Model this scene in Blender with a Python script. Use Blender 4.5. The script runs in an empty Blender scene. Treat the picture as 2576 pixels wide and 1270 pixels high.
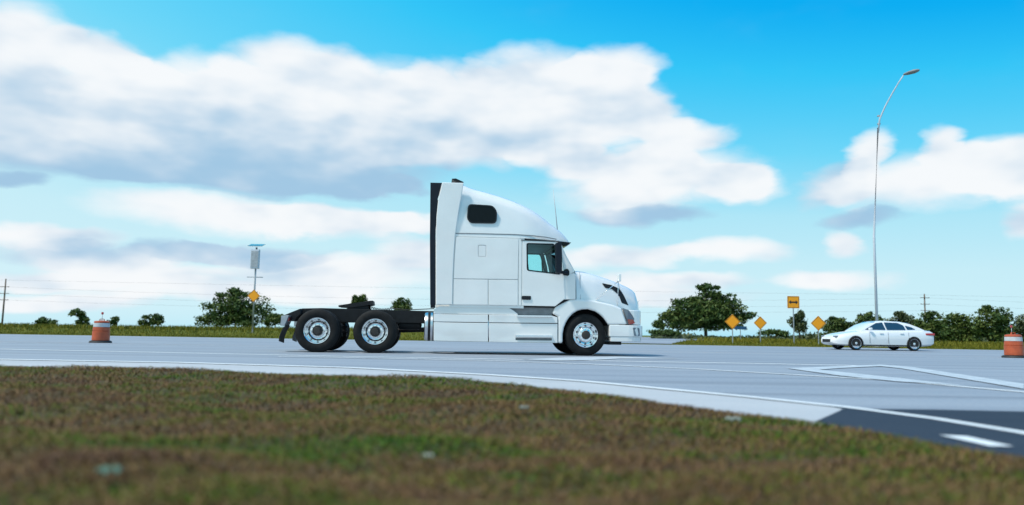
import bpy, bmesh, math, random
import numpy as np
from mathutils import Vector, Matrix

R = math.radians
rng = np.random.default_rng(7)
random.seed(7)
scn = bpy.context.scene
col = scn.collection

# ------------------------------------------------------------------ camera
CAM_H = 0.51
F_PX = 1926.0                     # focal length for a 2575 pixel wide picture
PITCH = math.atan(203.0 / F_PX)
ROLL = math.atan(0.0160)
_r0 = Vector((1, 0, 0))
_u0 = Vector((0, -math.sin(PITCH), math.cos(PITCH)))
CF = Vector((0, math.cos(PITCH), math.sin(PITCH)))
CR = _r0 * math.cos(ROLL) + _u0 * math.sin(ROLL)
CU = -_r0 * math.sin(ROLL) + _u0 * math.cos(ROLL)
CC = Vector((0, 0, CAM_H))
cd = bpy.data.cameras.new('camera')
cam = bpy.data.objects.new('camera', cd)
col.objects.link(cam)
cam.matrix_world = Matrix(((CR.x, CU.x, -CF.x, CC.x), (CR.y, CU.y, -CF.y, CC.y),
                           (CR.z, CU.z, -CF.z, CC.z), (0, 0, 0, 1)))
cd.sensor_width = 36
cd.lens = 36 * F_PX / 2575.0
cd.clip_start = 0.05
cd.clip_end = 9000
cd.dof.use_dof = True
cd.dof.focus_distance = 18.3
cd.dof.aperture_fstop = 0.9
scn.camera = cam


def ray(px, py):
    return CR * ((px - 1287.5) / F_PX) + CU * ((635 - py) / F_PX) + CF


def at(px, py, D):                # the point on that sight line at depth D (world Y)
    d = ray(px, py)
    return CC + d * (D / d.y)


def on_ground(px, py, z=0.0):
    d = ray(px, py)
    return CC + d * ((z - CAM_H) / d.z)


# ------------------------------------------------------------------ sun, exposure
SUN_AZ, SUN_EL = R(-118), R(57)
sv = Vector((math.sin(SUN_AZ) * math.cos(SUN_EL), math.cos(SUN_AZ) * math.cos(SUN_EL), math.sin(SUN_EL)))
sl = bpy.data.lights.new('sun', 'SUN')
sl.energy = 3.7
sl.angle = R(6)
sl.color = (1.0, 0.96, 0.90)
so = bpy.data.objects.new('sun', sl)
col.objects.link(so)
so.location = (0, 0, 60)
so.rotation_euler = sv.to_track_quat('Z', 'Y').to_euler()
vs = scn.view_settings
vs.view_transform = 'Standard'
vs.look = 'None'
vs.exposure = 0.0
vs.gamma = 1.0
vs.use_curve_mapping = False
scn.cycles.use_denoising = True
scn.cycles.max_bounces = 8
scn.cycles.transparent_max_bounces = 12

# ------------------------------------------------------------------ world: sky and clouds
w = bpy.data.worlds.new('World')
scn.world = w
w.use_nodes = True
nt = w.node_tree
nt.nodes.clear()


def nd(t, **k):
    n = nt.nodes.new(t)
    for a, b in k.items():
        setattr(n, a, b)
    return n


def lk(a, b):
    nt.links.new(a, b)


def m_(op, a, b=None, c=None, clamp=False):
    n = nd('ShaderNodeMath', operation=op, use_clamp=clamp)
    for i, v in enumerate((a, b, c)):
        if v is None:
            continue
        if hasattr(v, 'is_output'):
            lk(v, n.inputs[i])
        else:
            n.inputs[i].default_value = v
    return n.outputs[0]


def v_(op, a, b=None, c=None, out=0):
    n = nd('ShaderNodeVectorMath', operation=op)
    for i, v in enumerate((a, b, c)):
        if v is None:
            continue
        if hasattr(v, 'is_output'):
            lk(v, n.inputs[i])
        else:
            n.inputs[i].default_value = v
    return n.outputs[out]


def noise_(vec, scale, detail, rough=0.5, out=0):
    n = nd('ShaderNodeTexNoise')
    lk(vec, n.inputs['Vector'])
    n.inputs['Scale'].default_value = scale
    n.inputs['Detail'].default_value = detail
    n.inputs['Roughness'].default_value = rough
    return n.outputs[out]


sky = nd('ShaderNodeTexSky', sky_type='NISHITA')
sky.sun_disc = False
sky.sun_elevation = SUN_EL
sky.sun_rotation = SUN_AZ % (2 * math.pi)
sky.air_density = 1.0
sky.dust_density = 1.0
sky.ozone_density = 1.0
sp_ = nd('ShaderNodeSeparateColor')
lk(sky.outputs[0], sp_.inputs[0])
# the film's rendering of that sky: strong cyan overhead, pale towards the horizon
rp = nd('ShaderNodeValToRGB')
stops = [(.046, (.001, .33, .86)), (.062, (.004, .43, .91)), (.074, (.035, .57, .95)), (.100, (.16, .69, .965)),
         (.136, (.44, .81, .955)), (.184, (.58, .865, .96)), (.26, (.66, .895, .97))]
ce_ = rp.color_ramp.elements
while len(ce_) < len(stops):
    ce_.new(.5)
for i_, (p_, c_) in enumerate(stops):
    ce_[i_].position = (p_ - .04) / .24
    ce_[i_].color = (*c_, 1)
tc = nd('ShaderNodeTexCoord')
sx = nd('ShaderNodeSeparateXYZ')
lk(tc.outputs['Generated'], sx.inputs[0])
side_ = m_('MULTIPLY_ADD', sx.outputs[0], -.34, 1.0)       # clearer air away from the sun
lk(m_('DIVIDE', m_('SUBTRACT', m_('MULTIPLY', m_('MULTIPLY', sp_.outputs[0], 0.05), side_), .04), .24), rp.inputs[0])
SKYCOL = v_('MULTIPLY', rp.outputs[0], (9.8, 9.8, 9.8))

az = m_('ARCTAN2', sx.outputs[0], sx.outputs[1])
el = m_('ARCSINE', sx.outputs[2])
cx_ = nd('ShaderNodeCombineXYZ')
lk(az, cx_.inputs[0]); lk(el, cx_.inputs[1])
P0 = cx_.outputs[0]
PS = v_('MULTIPLY', P0, (0.9, 1.9, 1.0))        # clouds lie wider than high
wc = noise_(PS, 5.5, 3.0, 0.5, out=1)
warp = v_('MULTIPLY', v_('SUBTRACT', wc, (0.5, 0.5, 0.5)), (0.12, 0.055, 0.0))
wc2 = noise_(PS, 18.0, 4.0, 0.55, out=1)
warp2 = v_('MULTIPLY', v_('SUBTRACT', wc2, (0.5, 0.5, 0.5)), (0.050, 0.020, 0.0))
P = v_('ADD', v_('ADD', P0, warp), warp2)

# cloud masses: centre and half size (picture units turned into bearing and height), brightness
BLOBS = [
    (40, 95, 150, 105, .95), (240, 125, 130, 55, .95), (-120, 200, 260, 190, .7), (90, 290, 260, 120, .45),
    (330, 270, 190, 95, 1.0), (520, 190, 180, 75, .95), (760, 165, 200, 85, .95), (700, 270, 300, 100, .75),
    (950, 235, 230, 110, .9), (1120, 225, 170, 85, .9), (1340, 205, 190, 80, .95), (1540, 180, 140, 62, .95),
    (1290, 320, 260, 90, .7), (1520, 300, 240, 80, .8), (1720, 325, 150, 45, .85), (1400, 390, 140, 60, .8),
    (450, 390, 420, 75, .22), (830, 430, 300, 75, .18), (180, 400, 330, 60, .12), (1150, 385, 240, 60, .55),
    (950, 350, 330, 70, .35), (600, 340, 420, 90, .40), (1250, 300, 300, 90, .75), (300, 180, 200, 60, .9), (1500, 250, 220, 80, .9),
    (1640, 400, 160, 50, .85), (950, 470, 120, 26, .25), (640, 455, 330, 50, .12),
    (1740, 430, 230, 90, 1.0), (1530, 465, 190, 85, .9), (1870, 455, 130, 60, .95), (1600, 540, 190, 30, .2),
    (2165, 385, 62, 62, 1.0), (2350, 365, 72, 50, .95), (2320, 455, 240, 80, 1.0), (2500, 430, 170, 75, .95),
    (2120, 455, 110, 65, .45), (2190, 550, 120, 28, .1), (2570, 565, 100, 55, .8), (2720, 440, 240, 110, .9),
    (560, 545, 330, 58, 1.0), (830, 565, 260, 48, .95), (1010, 560, 140, 30, .9), (480, 632, 190, 28, .25),
    (640, 640, 230, 30, .2), (80, 592, 190, 30, .9), (320, 680, 280, 36, .8), (60, 690, 180, 28, .75),
    (850, 690, 330, 50, .9), (1560, 650, 210, 38, .95), (1830, 635, 170, 40, .95), (2070, 700, 170, 34, .95),
    (2120, 610, 65, 40, .85), (1080, 640, 190, 45, .9), (200, 640, 240, 30, .55), (1650, 710, 260, 26, .85),
    (620, 735, 520, 34, .9), (60, 455, 110, 26, .0), (150, 750, 320, 26, .8), (1500, 745, 420, 26, .85),
]
sumw = sums = None
for (bx, by, brx, bry, bs) in BLOBS:
    d = ray(bx, by).normalized()
    ca, ce = math.atan2(d.x, d.y), math.asin(d.z)
    dist = 1.0 / math.sqrt(1 + ((bx - 1287) / F_PX) ** 2)
    ia, ie = F_PX / (brx * 1.03 * dist), F_PX / (bry * 1.05 * dist)
    q = v_('MULTIPLY_ADD', P, (ia, ie, 0), (-ca * ia, -ce * ie, 0))
    ww = m_('SUBTRACT', 1.0, v_('DOT_PRODUCT', q, q, out=1), clamp=True)
    sumw = ww if sumw is None else m_('ADD', sumw, ww)
    sums = m_('MULTIPLY', ww, bs) if sums is None else m_('MULTIPLY_ADD', ww, bs, sums)
# the rest of the sky, outside the view, carries the same kind of broken cloud
flat_ = nd('ShaderNodeCombineXYZ')
zz = m_('ADD', m_('MAXIMUM', sx.outputs[2], 0.0), 0.16)
lk(m_('DIVIDE', sx.outputs[0], zz), flat_.inputs[0])
lk(m_('DIVIDE', sx.outputs[1], zz), flat_.inputs[1])
gn = noise_(flat_.outputs[0], 0.9, 5.0, 0.55)
ga = nd('ShaderNodeMapRange', interpolation_type='SMOOTHSTEP')
lk(m_('ABSOLUTE', az), ga.inputs[0]); ga.inputs[1].default_value = 0.66; ga.inputs[2].default_value = 0.95
ge = nd('ShaderNodeMapRange', interpolation_type='SMOOTHSTEP')
lk(el, ge.inputs[0]); ge.inputs[1].default_value = 0.47; ge.inputs[2].default_value = 0.70
gate = m_('MAXIMUM', ga.outputs[0], ge.outputs[0])
gw = m_('MULTIPLY', m_('MULTIPLY', m_('SUBTRACT', gn, 0.46, clamp=True), 4.0), gate)
sumw = m_('ADD', sumw, gw)
sums = m_('MULTIPLY_ADD', gw, 0.8, sums)

det = noise_(PS, 10.0, 3.0, 0.5)
dens = m_('MULTIPLY_ADD', m_('SUBTRACT', det, 0.5), 0.45, sumw)
mask = nd('ShaderNodeMapRange', interpolation_type='SMOOTHSTEP')
lk(dens, mask.inputs[0]); mask.inputs[1].default_value = 0.0; mask.inputs[2].default_value = 0.95
shade = m_('DIVIDE', sums, m_('MAXIMUM', sumw, 0.02))
sh1 = m_('MULTIPLY_ADD', m_('SUBTRACT', noise_(PS, 5.0, 3.5, 0.5), 0.5), 0.65, shade)
rel = m_('SUBTRACT', noise_(PS, 9.0, 3.0, 0.45), noise_(v_('ADD', PS, (-0.01, 0.045, 0.0)), 9.0, 3.0, 0.45))
sh2 = m_('MULTIPLY_ADD', rel, 1.5, sh1)
mr = nd('ShaderNodeMapRange', interpolation_type='SMOOTHSTEP')
lk(sh2, mr.inputs[0]); mr.inputs[1].default_value = 0.02; mr.inputs[2].default_value = 1.12
cmix = nd('ShaderNodeMix', data_type='RGBA')
lk(mr.outputs[0], cmix.inputs[0])
cmix.inputs[6].default_value = (3.6, 5.7, 7.7, 1)
cmix.inputs[7].default_value = (9.4, 9.6, 9.8, 1)
fmix = nd('ShaderNodeMix', data_type='RGBA')
lk(m_('MULTIPLY', mask.outputs[0], 0.97), fmix.inputs[0])
lk(SKYCOL, fmix.inputs[6]); lk(cmix.outputs[2], fmix.inputs[7])
bg = nd('ShaderNodeBackground')
bg.inputs[1].default_value = 0.10
lk(fmix.outputs[2], bg.inputs[0])
wo = nd('ShaderNodeOutputWorld')
lk(bg.outputs[0], wo.inputs[0])
w.cycles.sampling_method = 'MANUAL'
w.cycles.sample_map_resolution = 1024


# ------------------------------------------------------------------ materials
class MB:
    """small node material builder"""

    def __init__(s, name):
        s.m = bpy.data.materials.new(name)
        s.m.use_nodes = True
        s.t = s.m.node_tree
        s.b = s.t.nodes['Principled BSDF']

    def n(s, t, **k):
        n = s.t.nodes.new(t)
        for a, b in k.items():
            setattr(n, a, b)
        return n

    def set(s, **k):
        for a, b in k.items():
            s.b.inputs[a.replace('_', ' ')].default_value = b
        return s

    def l(s, a, b):
        s.t.links.new(a, b)
        return s

    def coords(s, scale=(1, 1, 1), obj=True):
        tcn = s.n('ShaderNodeTexCoord') if obj else s.n('ShaderNodeNewGeometry')
        mp = s.n('ShaderNodeVectorMath', operation='MULTIPLY')
        mp.inputs[1].default_value = scale
        s.l(tcn.outputs['Object' if obj else 'Position'], mp.inputs[0])
        return mp.outputs[0]

    def noise(s, vec, scale, detail=4, rough=0.55):
        n = s.n('ShaderNodeTexNoise')
        s.l(vec, n.inputs['Vector'])
        n.inputs['Scale'].default_value = scale
        n.inputs['Detail'].default_value = detail
        n.inputs['Roughness'].default_value = rough
        return n.outputs[0]

    def ramp(s, fac, stops):
        r = s.n('ShaderNodeValToRGB')
        e = r.color_ramp.elements
        while len(e) < len(stops):
            e.new(0.5)
        for i, (p, c) in enumerate(stops):
            e[i].position = p
            e[i].color = (*c, 1) if len(c) == 3 else c
        s.l(fac, r.inputs[0])
        return r.outputs[0]

    def mix(s, fac, a, b, blend='MIX'):
        n = s.n('ShaderNodeMix', data_type='RGBA', blend_type=blend)
        for i, v in ((0, fac), (6, a), (7, b)):
            if hasattr(v, 'is_output'):
                s.l(v, n.inputs[i])
            elif i == 0:
                n.inputs[0].default_value = v
            else:
                n.inputs[i].default_value = (*v, 1)
        return n.outputs[2]

    def bump(s, h, strength=0.3, dist=0.01):
        n = s.n('ShaderNodeBump')
        n.inputs['Strength'].default_value = strength
        n.inputs['Distance'].default_value = dist
        s.l(h, n.inputs['Height'])
        s.l(n.outputs[0], s.b.inputs['Normal'])
        return s

    def color(s, c):
        if hasattr(c, 'is_output'):
            s.l(c, s.b.inputs['Base Color'])
        else:
            s.b.inputs['Base Color'].default_value = (*c, 1)
        return s


M = {}


def paint(name, c, rough=0.3, coat=1.0, dirt=0.06, wav=0.0):
    b = MB(name)
    v = b.coords(obj=False)
    n1 = b.noise(v, 1.7, 5)
    k = b.ramp(n1, [(0.3, tuple(x * (1 - dirt) for x in c)), (0.7, c)])
    b.color(k).set(Roughness=rough, Coat_Weight=coat, Coat_Roughness=0.03, Coat_IOR=1.7)
    if wav:
        b.bump(b.noise(b.coords((0.6, 1, 1.3), obj=False), 1.1, 1.5, 0.4), wav, 0.02)
        b.l(b.t.nodes['Bump'].outputs[0], b.b.inputs['Coat Normal'])
    M[name] = b.m


def plain(name, c, rough=0.6, metal=0.0, var=0.2, scale=8.0, spec=0.5):
    b = MB(name)
    n1 = b.noise(b.coords(obj=False), scale, 4)
    b.color(b.ramp(n1, [(0.3, tuple(x * (1 - var) for x in c)), (0.7, tuple(min(1, x * (1 + var * .5)) for x in c))]))
    b.set(Roughness=rough, Metallic=metal, Specular_IOR_Level=spec)
    M[name] = b.m


paint('truck_white', (.83, .825, .805), 0.22, 1.0, 0.07, wav=1.0)
paint('car_white', (.78, .79, .80), 0.28, 1.0, 0.04)
plain('rubber_black', (.018, .019, .021), 0.65)
plain('trim_black', (.010, .012, .015), 0.5, spec=.3)
plain('extender_black', (.008, .013, .022), 0.6, spec=.25)
plain('chassis_black', (.010, .011, .013), 0.6, var=.4, spec=.3)
plain('dark_gap', (.02, .02, .02), 0.9)
plain('polished_aluminium', (.88, .89, .90), 0.09, 1.0, 0.04)
plain('galvanised', (.42, .44, .46), 0.5, 0.6)
plain('hole_shade_grey', (.07, .07, .075), .6)  # recess shade of the wheel hand holes, given as a colour
plain('pole_grey', (.55, .60, .66), 0.6, var=.1)
plain('worn_paint', (.58, .62, .63), 0.75, var=.25, scale=3)
plain('tank_metal', (.62, .64, .68), 0.28, 1.0, 0.06)
plain('tyre', (.009, .0095, .010), 0.8, var=.55, scale=9, spec=.3)
plain('hub_dark', (.03, .025, .022), 0.5)
plain('grey_plastic', (.22, .23, .24), 0.5)
plain('seat_cloth', (.045, .043, .042), 0.9)
plain('white_paint_line', (.78, .80, .80), 0.7, var=.12, scale=6)
plain('yellow_paint_line', (.60, .30, .06), 0.7, var=.25, scale=5)
plain('sign_yellow', (.95, .36, .002), 0.45, var=.06)
plain('sign_black', (.012, .012, .012), 0.5)
plain('sign_blue', (.02, .10, .22), 0.5)
plain('drum_orange', (.46, .085, .028), 0.5, var=.25, scale=5)
plain('drum_white', (.50, .52, .54), 0.5, var=.2, scale=7)
plain('bark', (.09, .07, .055), 0.9, var=.4, scale=4)
plain('wood_pole', (.16, .12, .09), 0.9, var=.3, scale=3)
plain('wire', (.06, .06, .065), 0.6)
plain('litter_white', (.20, .23, .20), 0.6, var=.2, scale=30)
plain('litter_green', (.055, .15, .11), 0.35, var=.3, scale=30)


def worn(name, c, under, amount):
    b = MB(name)
    n1 = b.noise(b.coords((.8, 2.5, 1), obj=False), 5.0, 6, .7)
    k = b.ramp(n1, [(amount - .06, under), (amount + .06, c)])
    n2 = b.noise(b.coords(obj=False), 1.2, 3)
    k = b.mix(.35, k, b.ramp(n2, [(.3, tuple(x * .72 for x in c)), (.7, c)]))
    b.color(k).set(Roughness=.7)
    M[name] = b.m


worn('white_paint_line', (.70, .73, .74), (.30, .31, .33), .36)
worn('worn_paint', (.47, .52, .56), (.25, .285, .33), .45)
worn('yellow_paint_line', (.52, .26, .06), (.29, .30, .32), .50)


def lampmat(name, c, rough=.15):
    b = MB(name)
    b.color(c).set(Roughness=rough, Coat_Weight=1.0, Coat_Roughness=.03)
    M[name] = b.m


lampmat('lamp_red', (.45, .015, .012))
lampmat('lamp_amber', (.45, .045, .012))
lampmat('lamp_clear', (.16, .18, .21), .08)
plain('glass_black', (.004, .006, .008), .10, spec=.18)
lampmat('car_glass', (.020, .045, .075), .04)
lampmat('solar_blue', (.02, .035, .07), .15)


def glass(name, tint):
    b = MB(name)
    t = b.t
    tr = b.n('ShaderNodeBsdfTransparent')
    tr.inputs[0].default_value = (*tint, 1)
    gl = b.n('ShaderNodeBsdfGlossy')
    gl.inputs['Roughness'].default_value = .02
    fr = b.n('ShaderNodeFresnel')
    fr.inputs[0].default_value = 1.45
    mx = b.n('ShaderNodeMixShader')
    b.l(fr.outputs[0], mx.inputs[0]); b.l(tr.outputs[0], mx.inputs[1]); b.l(gl.outputs[0], mx.inputs[2])
    b.l(mx.outputs[0], t.nodes['Material Output'].inputs[0])
    M[name] = b.m


glass('cab_glass', (.80, .975, .975))


def concrete():
    b = MB('road_concrete')
    v = b.coords((.035, 1.0, 1.0), obj=False)      # tyre tracks run along the road
    streak = b.noise(v, 1.5, 7, .68)
    patch = b.noise(b.coords((.35, .6, 1), obj=False), .35, 4)
    fine = b.noise(b.coords(obj=False), 24, 4, .7)
    base = b.ramp(streak, [(.32, (.128, .166, .222)), (.5, (.195, .235, .290)), (.68, (.28, .315, .36))])
    c = b.mix(.5, base, b.ramp(patch, [(.3, (.165, .202, .255)), (.7, (.26, .297, .342))]))
    c = b.mix(.35, c, b.ramp(fine, [(.3, (.16, .18, .21)), (.7, (.38, .39, .41))]))
    spot = b.noise(b.coords((.5, 1.6, 1), obj=False), 2.3, 3, .6)
    c = b.mix(b.ramp(spot, [(.70, (0, 0, 0)), (.76, (.55, .55, .55))]), c, (.12, .12, .13))
    br = b.n('ShaderNodeTexBrick')
    sh_ = b.n('ShaderNodeVectorMath', operation='ADD')
    b.l(b.coords((1, 1, 1), obj=False), sh_.inputs[0])
    sh_.inputs[1].default_value = (440, 0.4, 0)
    b.l(sh_.outputs[0], br.inputs['Vector'])
    br.inputs['Scale'].default_value = 1.0
    br.inputs['Mortar Size'].default_value = .012
    br.inputs['Mortar Smooth'].default_value = .3
    br.inputs['Brick Width'].default_value = 900.0
    br.inputs['Row Height'].default_value = 3.7
    br.offset = 0.0
    br.inputs['Color1'].default_value = (1.10, 1.10, 1.10, 1)
    br.inputs['Color2'].default_value = (1.02, 1.03, 1.04, 1)
    br.inputs['Mortar'].default_value = (.45, .45, .45, 1)
    c = b.mix(1.0, c, br.outputs[0], 'MULTIPLY')
    # dark wheel paths and drips along each lane
    wp = b.noise(b.coords((.012, 1.1, 1), obj=False), 1.0, 2, .4)
    c = b.mix(b.ramp(wp, [(.50, (0, 0, 0)), (.64, (.32, .32, .32))]), c, (.11, .125, .15))
    b.color(c).set(Roughness=.75)
    b.bump(fine, .25, .004)
    M['road_concrete'] = b.m
    b = MB('asphalt')
    fine = b.noise(b.coords(obj=False), 40, 4, .7)
    patch = b.noise(b.coords((.15, 2.2, 1), obj=False), 1.6, 5, .65)
    c = b.mix(.6, b.ramp(fine, [(.3, (.010, .018, .032)), (.75, (.036, .048, .068))]),
              b.ramp(patch, [(.3, (.014, .023, .040)), (.7, (.030, .042, .062))]))
    b.color(c).set(Roughness=.85, Specular_IOR_Level=.25)
    b.bump(fine, .5, .004)
    M['asphalt'] = b.m
    b = MB('shoulder_concrete')
    fine = b.noise(b.coords(obj=False), 26, 4, .7)
    patch = b.noise(b.coords((.25, .9, 1), obj=False), 1.1, 5)
    c = b.mix(.3, b.ramp(patch, [(.3, (.345, .365, .395)), (.7, (.43, .445, .465))]),
              b.ramp(fine, [(.3, (.32, .33, .34)), (.7, (.50, .50, .50))]))
    b.color(c).set(Roughness=.8)
    b.bump(fine, .25, .004)
    M['shoulder_concrete'] = b.m


concrete()


def turf():
    # soil and thatch below the near grass
    b = MB('bank_soil')
    p1 = b.noise(b.coords((.55, 1.2, 1), obj=False), 1.5, 5, .6)
    p2 = b.noise(b.coords(obj=False), 9, 5, .65)
    c = b.mix(.5, b.ramp(p1, [(.35, (.045, .056, .010)), (.62, (.09, .056, .026))]),
              b.ramp(p2, [(.3, (.026, .020, .012)), (.7, (.10, .072, .036))]))
    b.color(c).set(Roughness=.95)
    b.bump(p2, .8, .02)
    M['bank_soil'] = b.m
    # blades: green and dead straw in patches
    b = MB('bank_grass')
    a = b.n('ShaderNodeAttribute', attribute_name='rnd')
    p1 = b.noise(b.coords((.36, 1.7, 1), obj=False), 1.7, 4, .55)
    p3 = b.noise(b.coords((1, 2, 1), obj=False), 5.5, 3, .6)
    mt = b.n('ShaderNodeMath', operation='MULTIPLY_ADD')
    b.l(a.outputs['Fac'], mt.inputs[0]); mt.inputs[1].default_value = .26; b.l(p1, mt.inputs[2])
    b.t.nodes['Math'].use_clamp = False
    mt2 = b.n('ShaderNodeMath', operation='MULTIPLY_ADD')
    b.l(p3, mt2.inputs[0]); mt2.inputs[1].default_value = .36; b.l(mt.outputs[0], mt2.inputs[2])
    c = b.ramp(mt2.outputs[0], [(.60, (.030, .085, .002)), (.67, (.055, .130, .003)), (.735, (.110, .120, .008)), (.80, (.145, .090, .028)), (.92, (.205, .116, .052)), (1.0, (.10, .050, .028))])
    b.color(c).set(Roughness=.75, Specular_IOR_Level=.25)
    M['bank_grass'] = b.m
    # far fields
    b = MB('field_grass')
    p1 = b.noise(b.coords((.04, .35, 1), obj=False), .9, 5, .6)
    p2 = b.noise(b.coords(obj=False), 3.0, 4, .6)
    c = b.mix(.4, b.ramp(p1, [(.3, (.07, .09, .007)), (.7, (.145, .135, .015))]),
              b.ramp(p2, [(.3, (.06, .09, .012)), (.7, (.15, .15, .03))]))
    b.color(c).set(Roughness=.95, Specular_IOR_Level=.1)
    M['field_grass'] = b.m
    b = MB('verge_blades')
    a = b.n('ShaderNodeAttribute', attribute_name='rnd')
    p1 = b.noise(b.coords((.06, .3, 1), obj=False), .9, 4, .6)
    mt = b.n('ShaderNodeMath', operation='MULTIPLY_ADD')
    b.l(a.outputs['Fac'], mt.inputs[0]); mt.inputs[1].default_value = .5; b.l(p1, mt.inputs[2])
    b.color(b.ramp(mt.outputs[0], [(.4, (.062, .085, .005)), (.75, (.125, .122, .008)), (1.0, (.19, .165, .022))]))
    b.set(Roughness=.8, Specular_IOR_Level=.2)
    M['verge_blades'] = b.m
    for nm, stops in (('leaves_oak', [(0, (.022, .050, .010)), (.5, (.045, .085, .016)), (1, (.105, .135, .028))]),
                      ('leaves_grey', [(0, (.028, .048, .020)), (.5, (.058, .080, .032)), (1, (.11, .125, .05))]),
                      ('leaves_bright', [(0, (.030, .060, .012)), (.6, (.055, .095, .020)), (1, (.09, .13, .03))])):
        b = MB(nm)
        a = b.n('ShaderNodeAttribute', attribute_name='rnd')
        b.color(b.ramp(a.outputs['Fac'], stops)).set(Roughness=.6, Specular_IOR_Level=.3)
        M[nm] = b.m


turf()


# ------------------------------------------------------------------ mesh helpers
def tag(o, label=None, cat=None, group=None, kind=None):
    if label: o['label'] = label
    if cat: o['category'] = cat
    if group: o['group'] = group
    if kind: o['kind'] = kind
    return o


def link(name, me, mat, parent=None):
    o = bpy.data.objects.new(name, me)
    col.objects.link(o)
    if mat:
        me.materials.append(M[mat])
    if parent:
        o.parent = parent
    return o


def empty(name, loc=(0, 0, 0), rz=0.0):
    o = bpy.data.objects.new(name, None)
    o.empty_display_size = .2
    col.objects.link(o)
    o.location = loc
    o.rotation_euler = (0, 0, rz)
    return o


def mesh(name, verts, faces, mat, parent=None, smooth=False, bevel=0.0, seg=2):
    me = bpy.data.meshes.new(name)
    me.from_pydata([tuple(v) for v in verts], [], faces)
    bm = bmesh.new()
    bm.from_mesh(me)
    bmesh.ops.recalc_face_normals(bm, faces=bm.faces)
    bm.to_mesh(me)
    bm.free()
    if smooth:
        me.shade_smooth()
    o = link(name, me, mat, parent)
    if bevel:
        b = o.modifiers.new('bevel', 'BEVEL')
        b.width = bevel
        b.segments = seg
        b.limit_method = 'ANGLE'
        b.angle_limit = R(40)
        b.harden_normals = False
    return o


def box(name, x0, x1, y0, y1, z0, z1, mat, parent=None, bevel=0.0, seg=2):
    v = [(x, y, z) for x in (x0, x1) for y in (y0, y1) for z in (z0, z1)]
    f = [(0, 1, 3, 2), (4, 6, 7, 5), (0, 4, 5, 1), (2, 3, 7, 6), (0, 2, 6, 4), (1, 5, 7, 3)]
    return mesh(name, v, f, mat, parent, bevel=bevel, seg=seg)


def prism(name, poly, y0, y1, mat, parent=None, holes=(), bevel=0.0, axis='y', seg=2, smooth=False):
    """polygon in (x, z), pushed from y0 to y1 (axis 'y'), or polygon in (x, y) pushed along z"""
    bm = bmesh.new()

    def put(p, t):
        return bm.verts.new((p[0], t, p[1]) if axis == 'y' else (p[0], p[1], t))
    es = []
    for lp in [poly] + list(holes):
        vs_ = [put(p, y0) for p in lp]
        es += [bm.edges.new((vs_[i], vs_[(i + 1) % len(vs_)])) for i in range(len(vs_))]
    if holes:
        bmesh.ops.triangle_fill(bm, use_beauty=True, use_dissolve=False, edges=es)
    else:
        bm.faces.new(vs_)
    g = bmesh.ops.extrude_face_region(bm, geom=list(bm.faces))
    dv = Vector((0, y1 - y0, 0)) if axis == 'y' else Vector((0, 0, y1 - y0))
    bmesh.ops.translate(bm, verts=[v for v in g['geom'] if isinstance(v, bmesh.types.BMVert)], vec=dv)
    bmesh.ops.recalc_face_normals(bm, faces=bm.faces)
    me = bpy.data.meshes.new(name)
    bm.to_mesh(me)
    bm.free()
    if smooth:
        me.shade_smooth()
    o = link(name, me, mat, parent)
    if bevel:
        b = o.modifiers.new('bevel', 'BEVEL')
        b.width = bevel
        b.segments = seg
        b.limit_method = 'ANGLE'
        b.angle_limit = R(35)
    return o


def lathe_data(prof, n=40, closed=False):
    """profile of (radius, y) turned round the y axis"""
    v, f = [], []
    for r, y in prof:
        for i in range(n):
            a = 2 * math.pi * i / n
            v.append((r * math.cos(a), y, r * math.sin(a)))
    m = len(prof)
    for j in range(m - 1 if not closed else m):
        k = (j + 1) % m
        for i in range(n):
            i2 = (i + 1) % n
            f.append((j * n + i, j * n + i2, k * n + i2, k * n + i))
    return v, f


def lathe(name, prof, mat, parent=None, loc=(0, 0, 0), n=40, closed=False, smooth=True, axis='y', caps=False):
    v, f = lathe_data(prof, n, closed)
    if caps:
        f.append(tuple(range(n)))
        f.append(tuple(range((len(prof) - 1) * n, len(prof) * n)))
    if axis == 'z':
        v = [(a, -c, b) for a, b, c in v]
    elif axis == 'x':
        v = [(b, -a, c) for a, b, c in v]
    o = mesh(name, v, f, mat, parent, smooth=False)
    if smooth:
        o.data.shade_smooth()
        o.data.set_sharp_from_angle(angle=R(35))
    o.location = loc
    return o


def tube_data(pts, rad, n=8):
    pts = [Vector(p) for p in pts]
    rads = rad if isinstance(rad, (list, tuple)) else [rad] * len(pts)
    v, f = [], []
    for i, p in enumerate(pts):
        t = (pts[min(i + 1, len(pts) - 1)] - pts[max(i - 1, 0)]).normalized()
        a = t.cross(Vector((0, 0, 1)))
        if a.length < .05:
            a = t.cross(Vector((1, 0, 0)))
        a.normalize()
        b = t.cross(a)
        for k in range(n):
            th = 2 * math.pi * k / n
            v.append(tuple(p + (a * math.cos(th) + b * math.sin(th)) * rads[i]))
    for i in range(len(pts) - 1):
        for k in range(n):
            k2 = (k + 1) % n
            f.append((i * n + k, i * n + k2, (i + 1) * n + k2, (i + 1) * n + k))
    f.append(tuple(range(n)))
    f.append(tuple(range((len(pts) - 1) * n, len(pts) * n)))
    return v, f


def tube(name, pts, rad, mat, parent=None, n=8):
    v, f = tube_data(pts, rad, n)
    return mesh(name, v, f, mat, parent, smooth=True)


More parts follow.
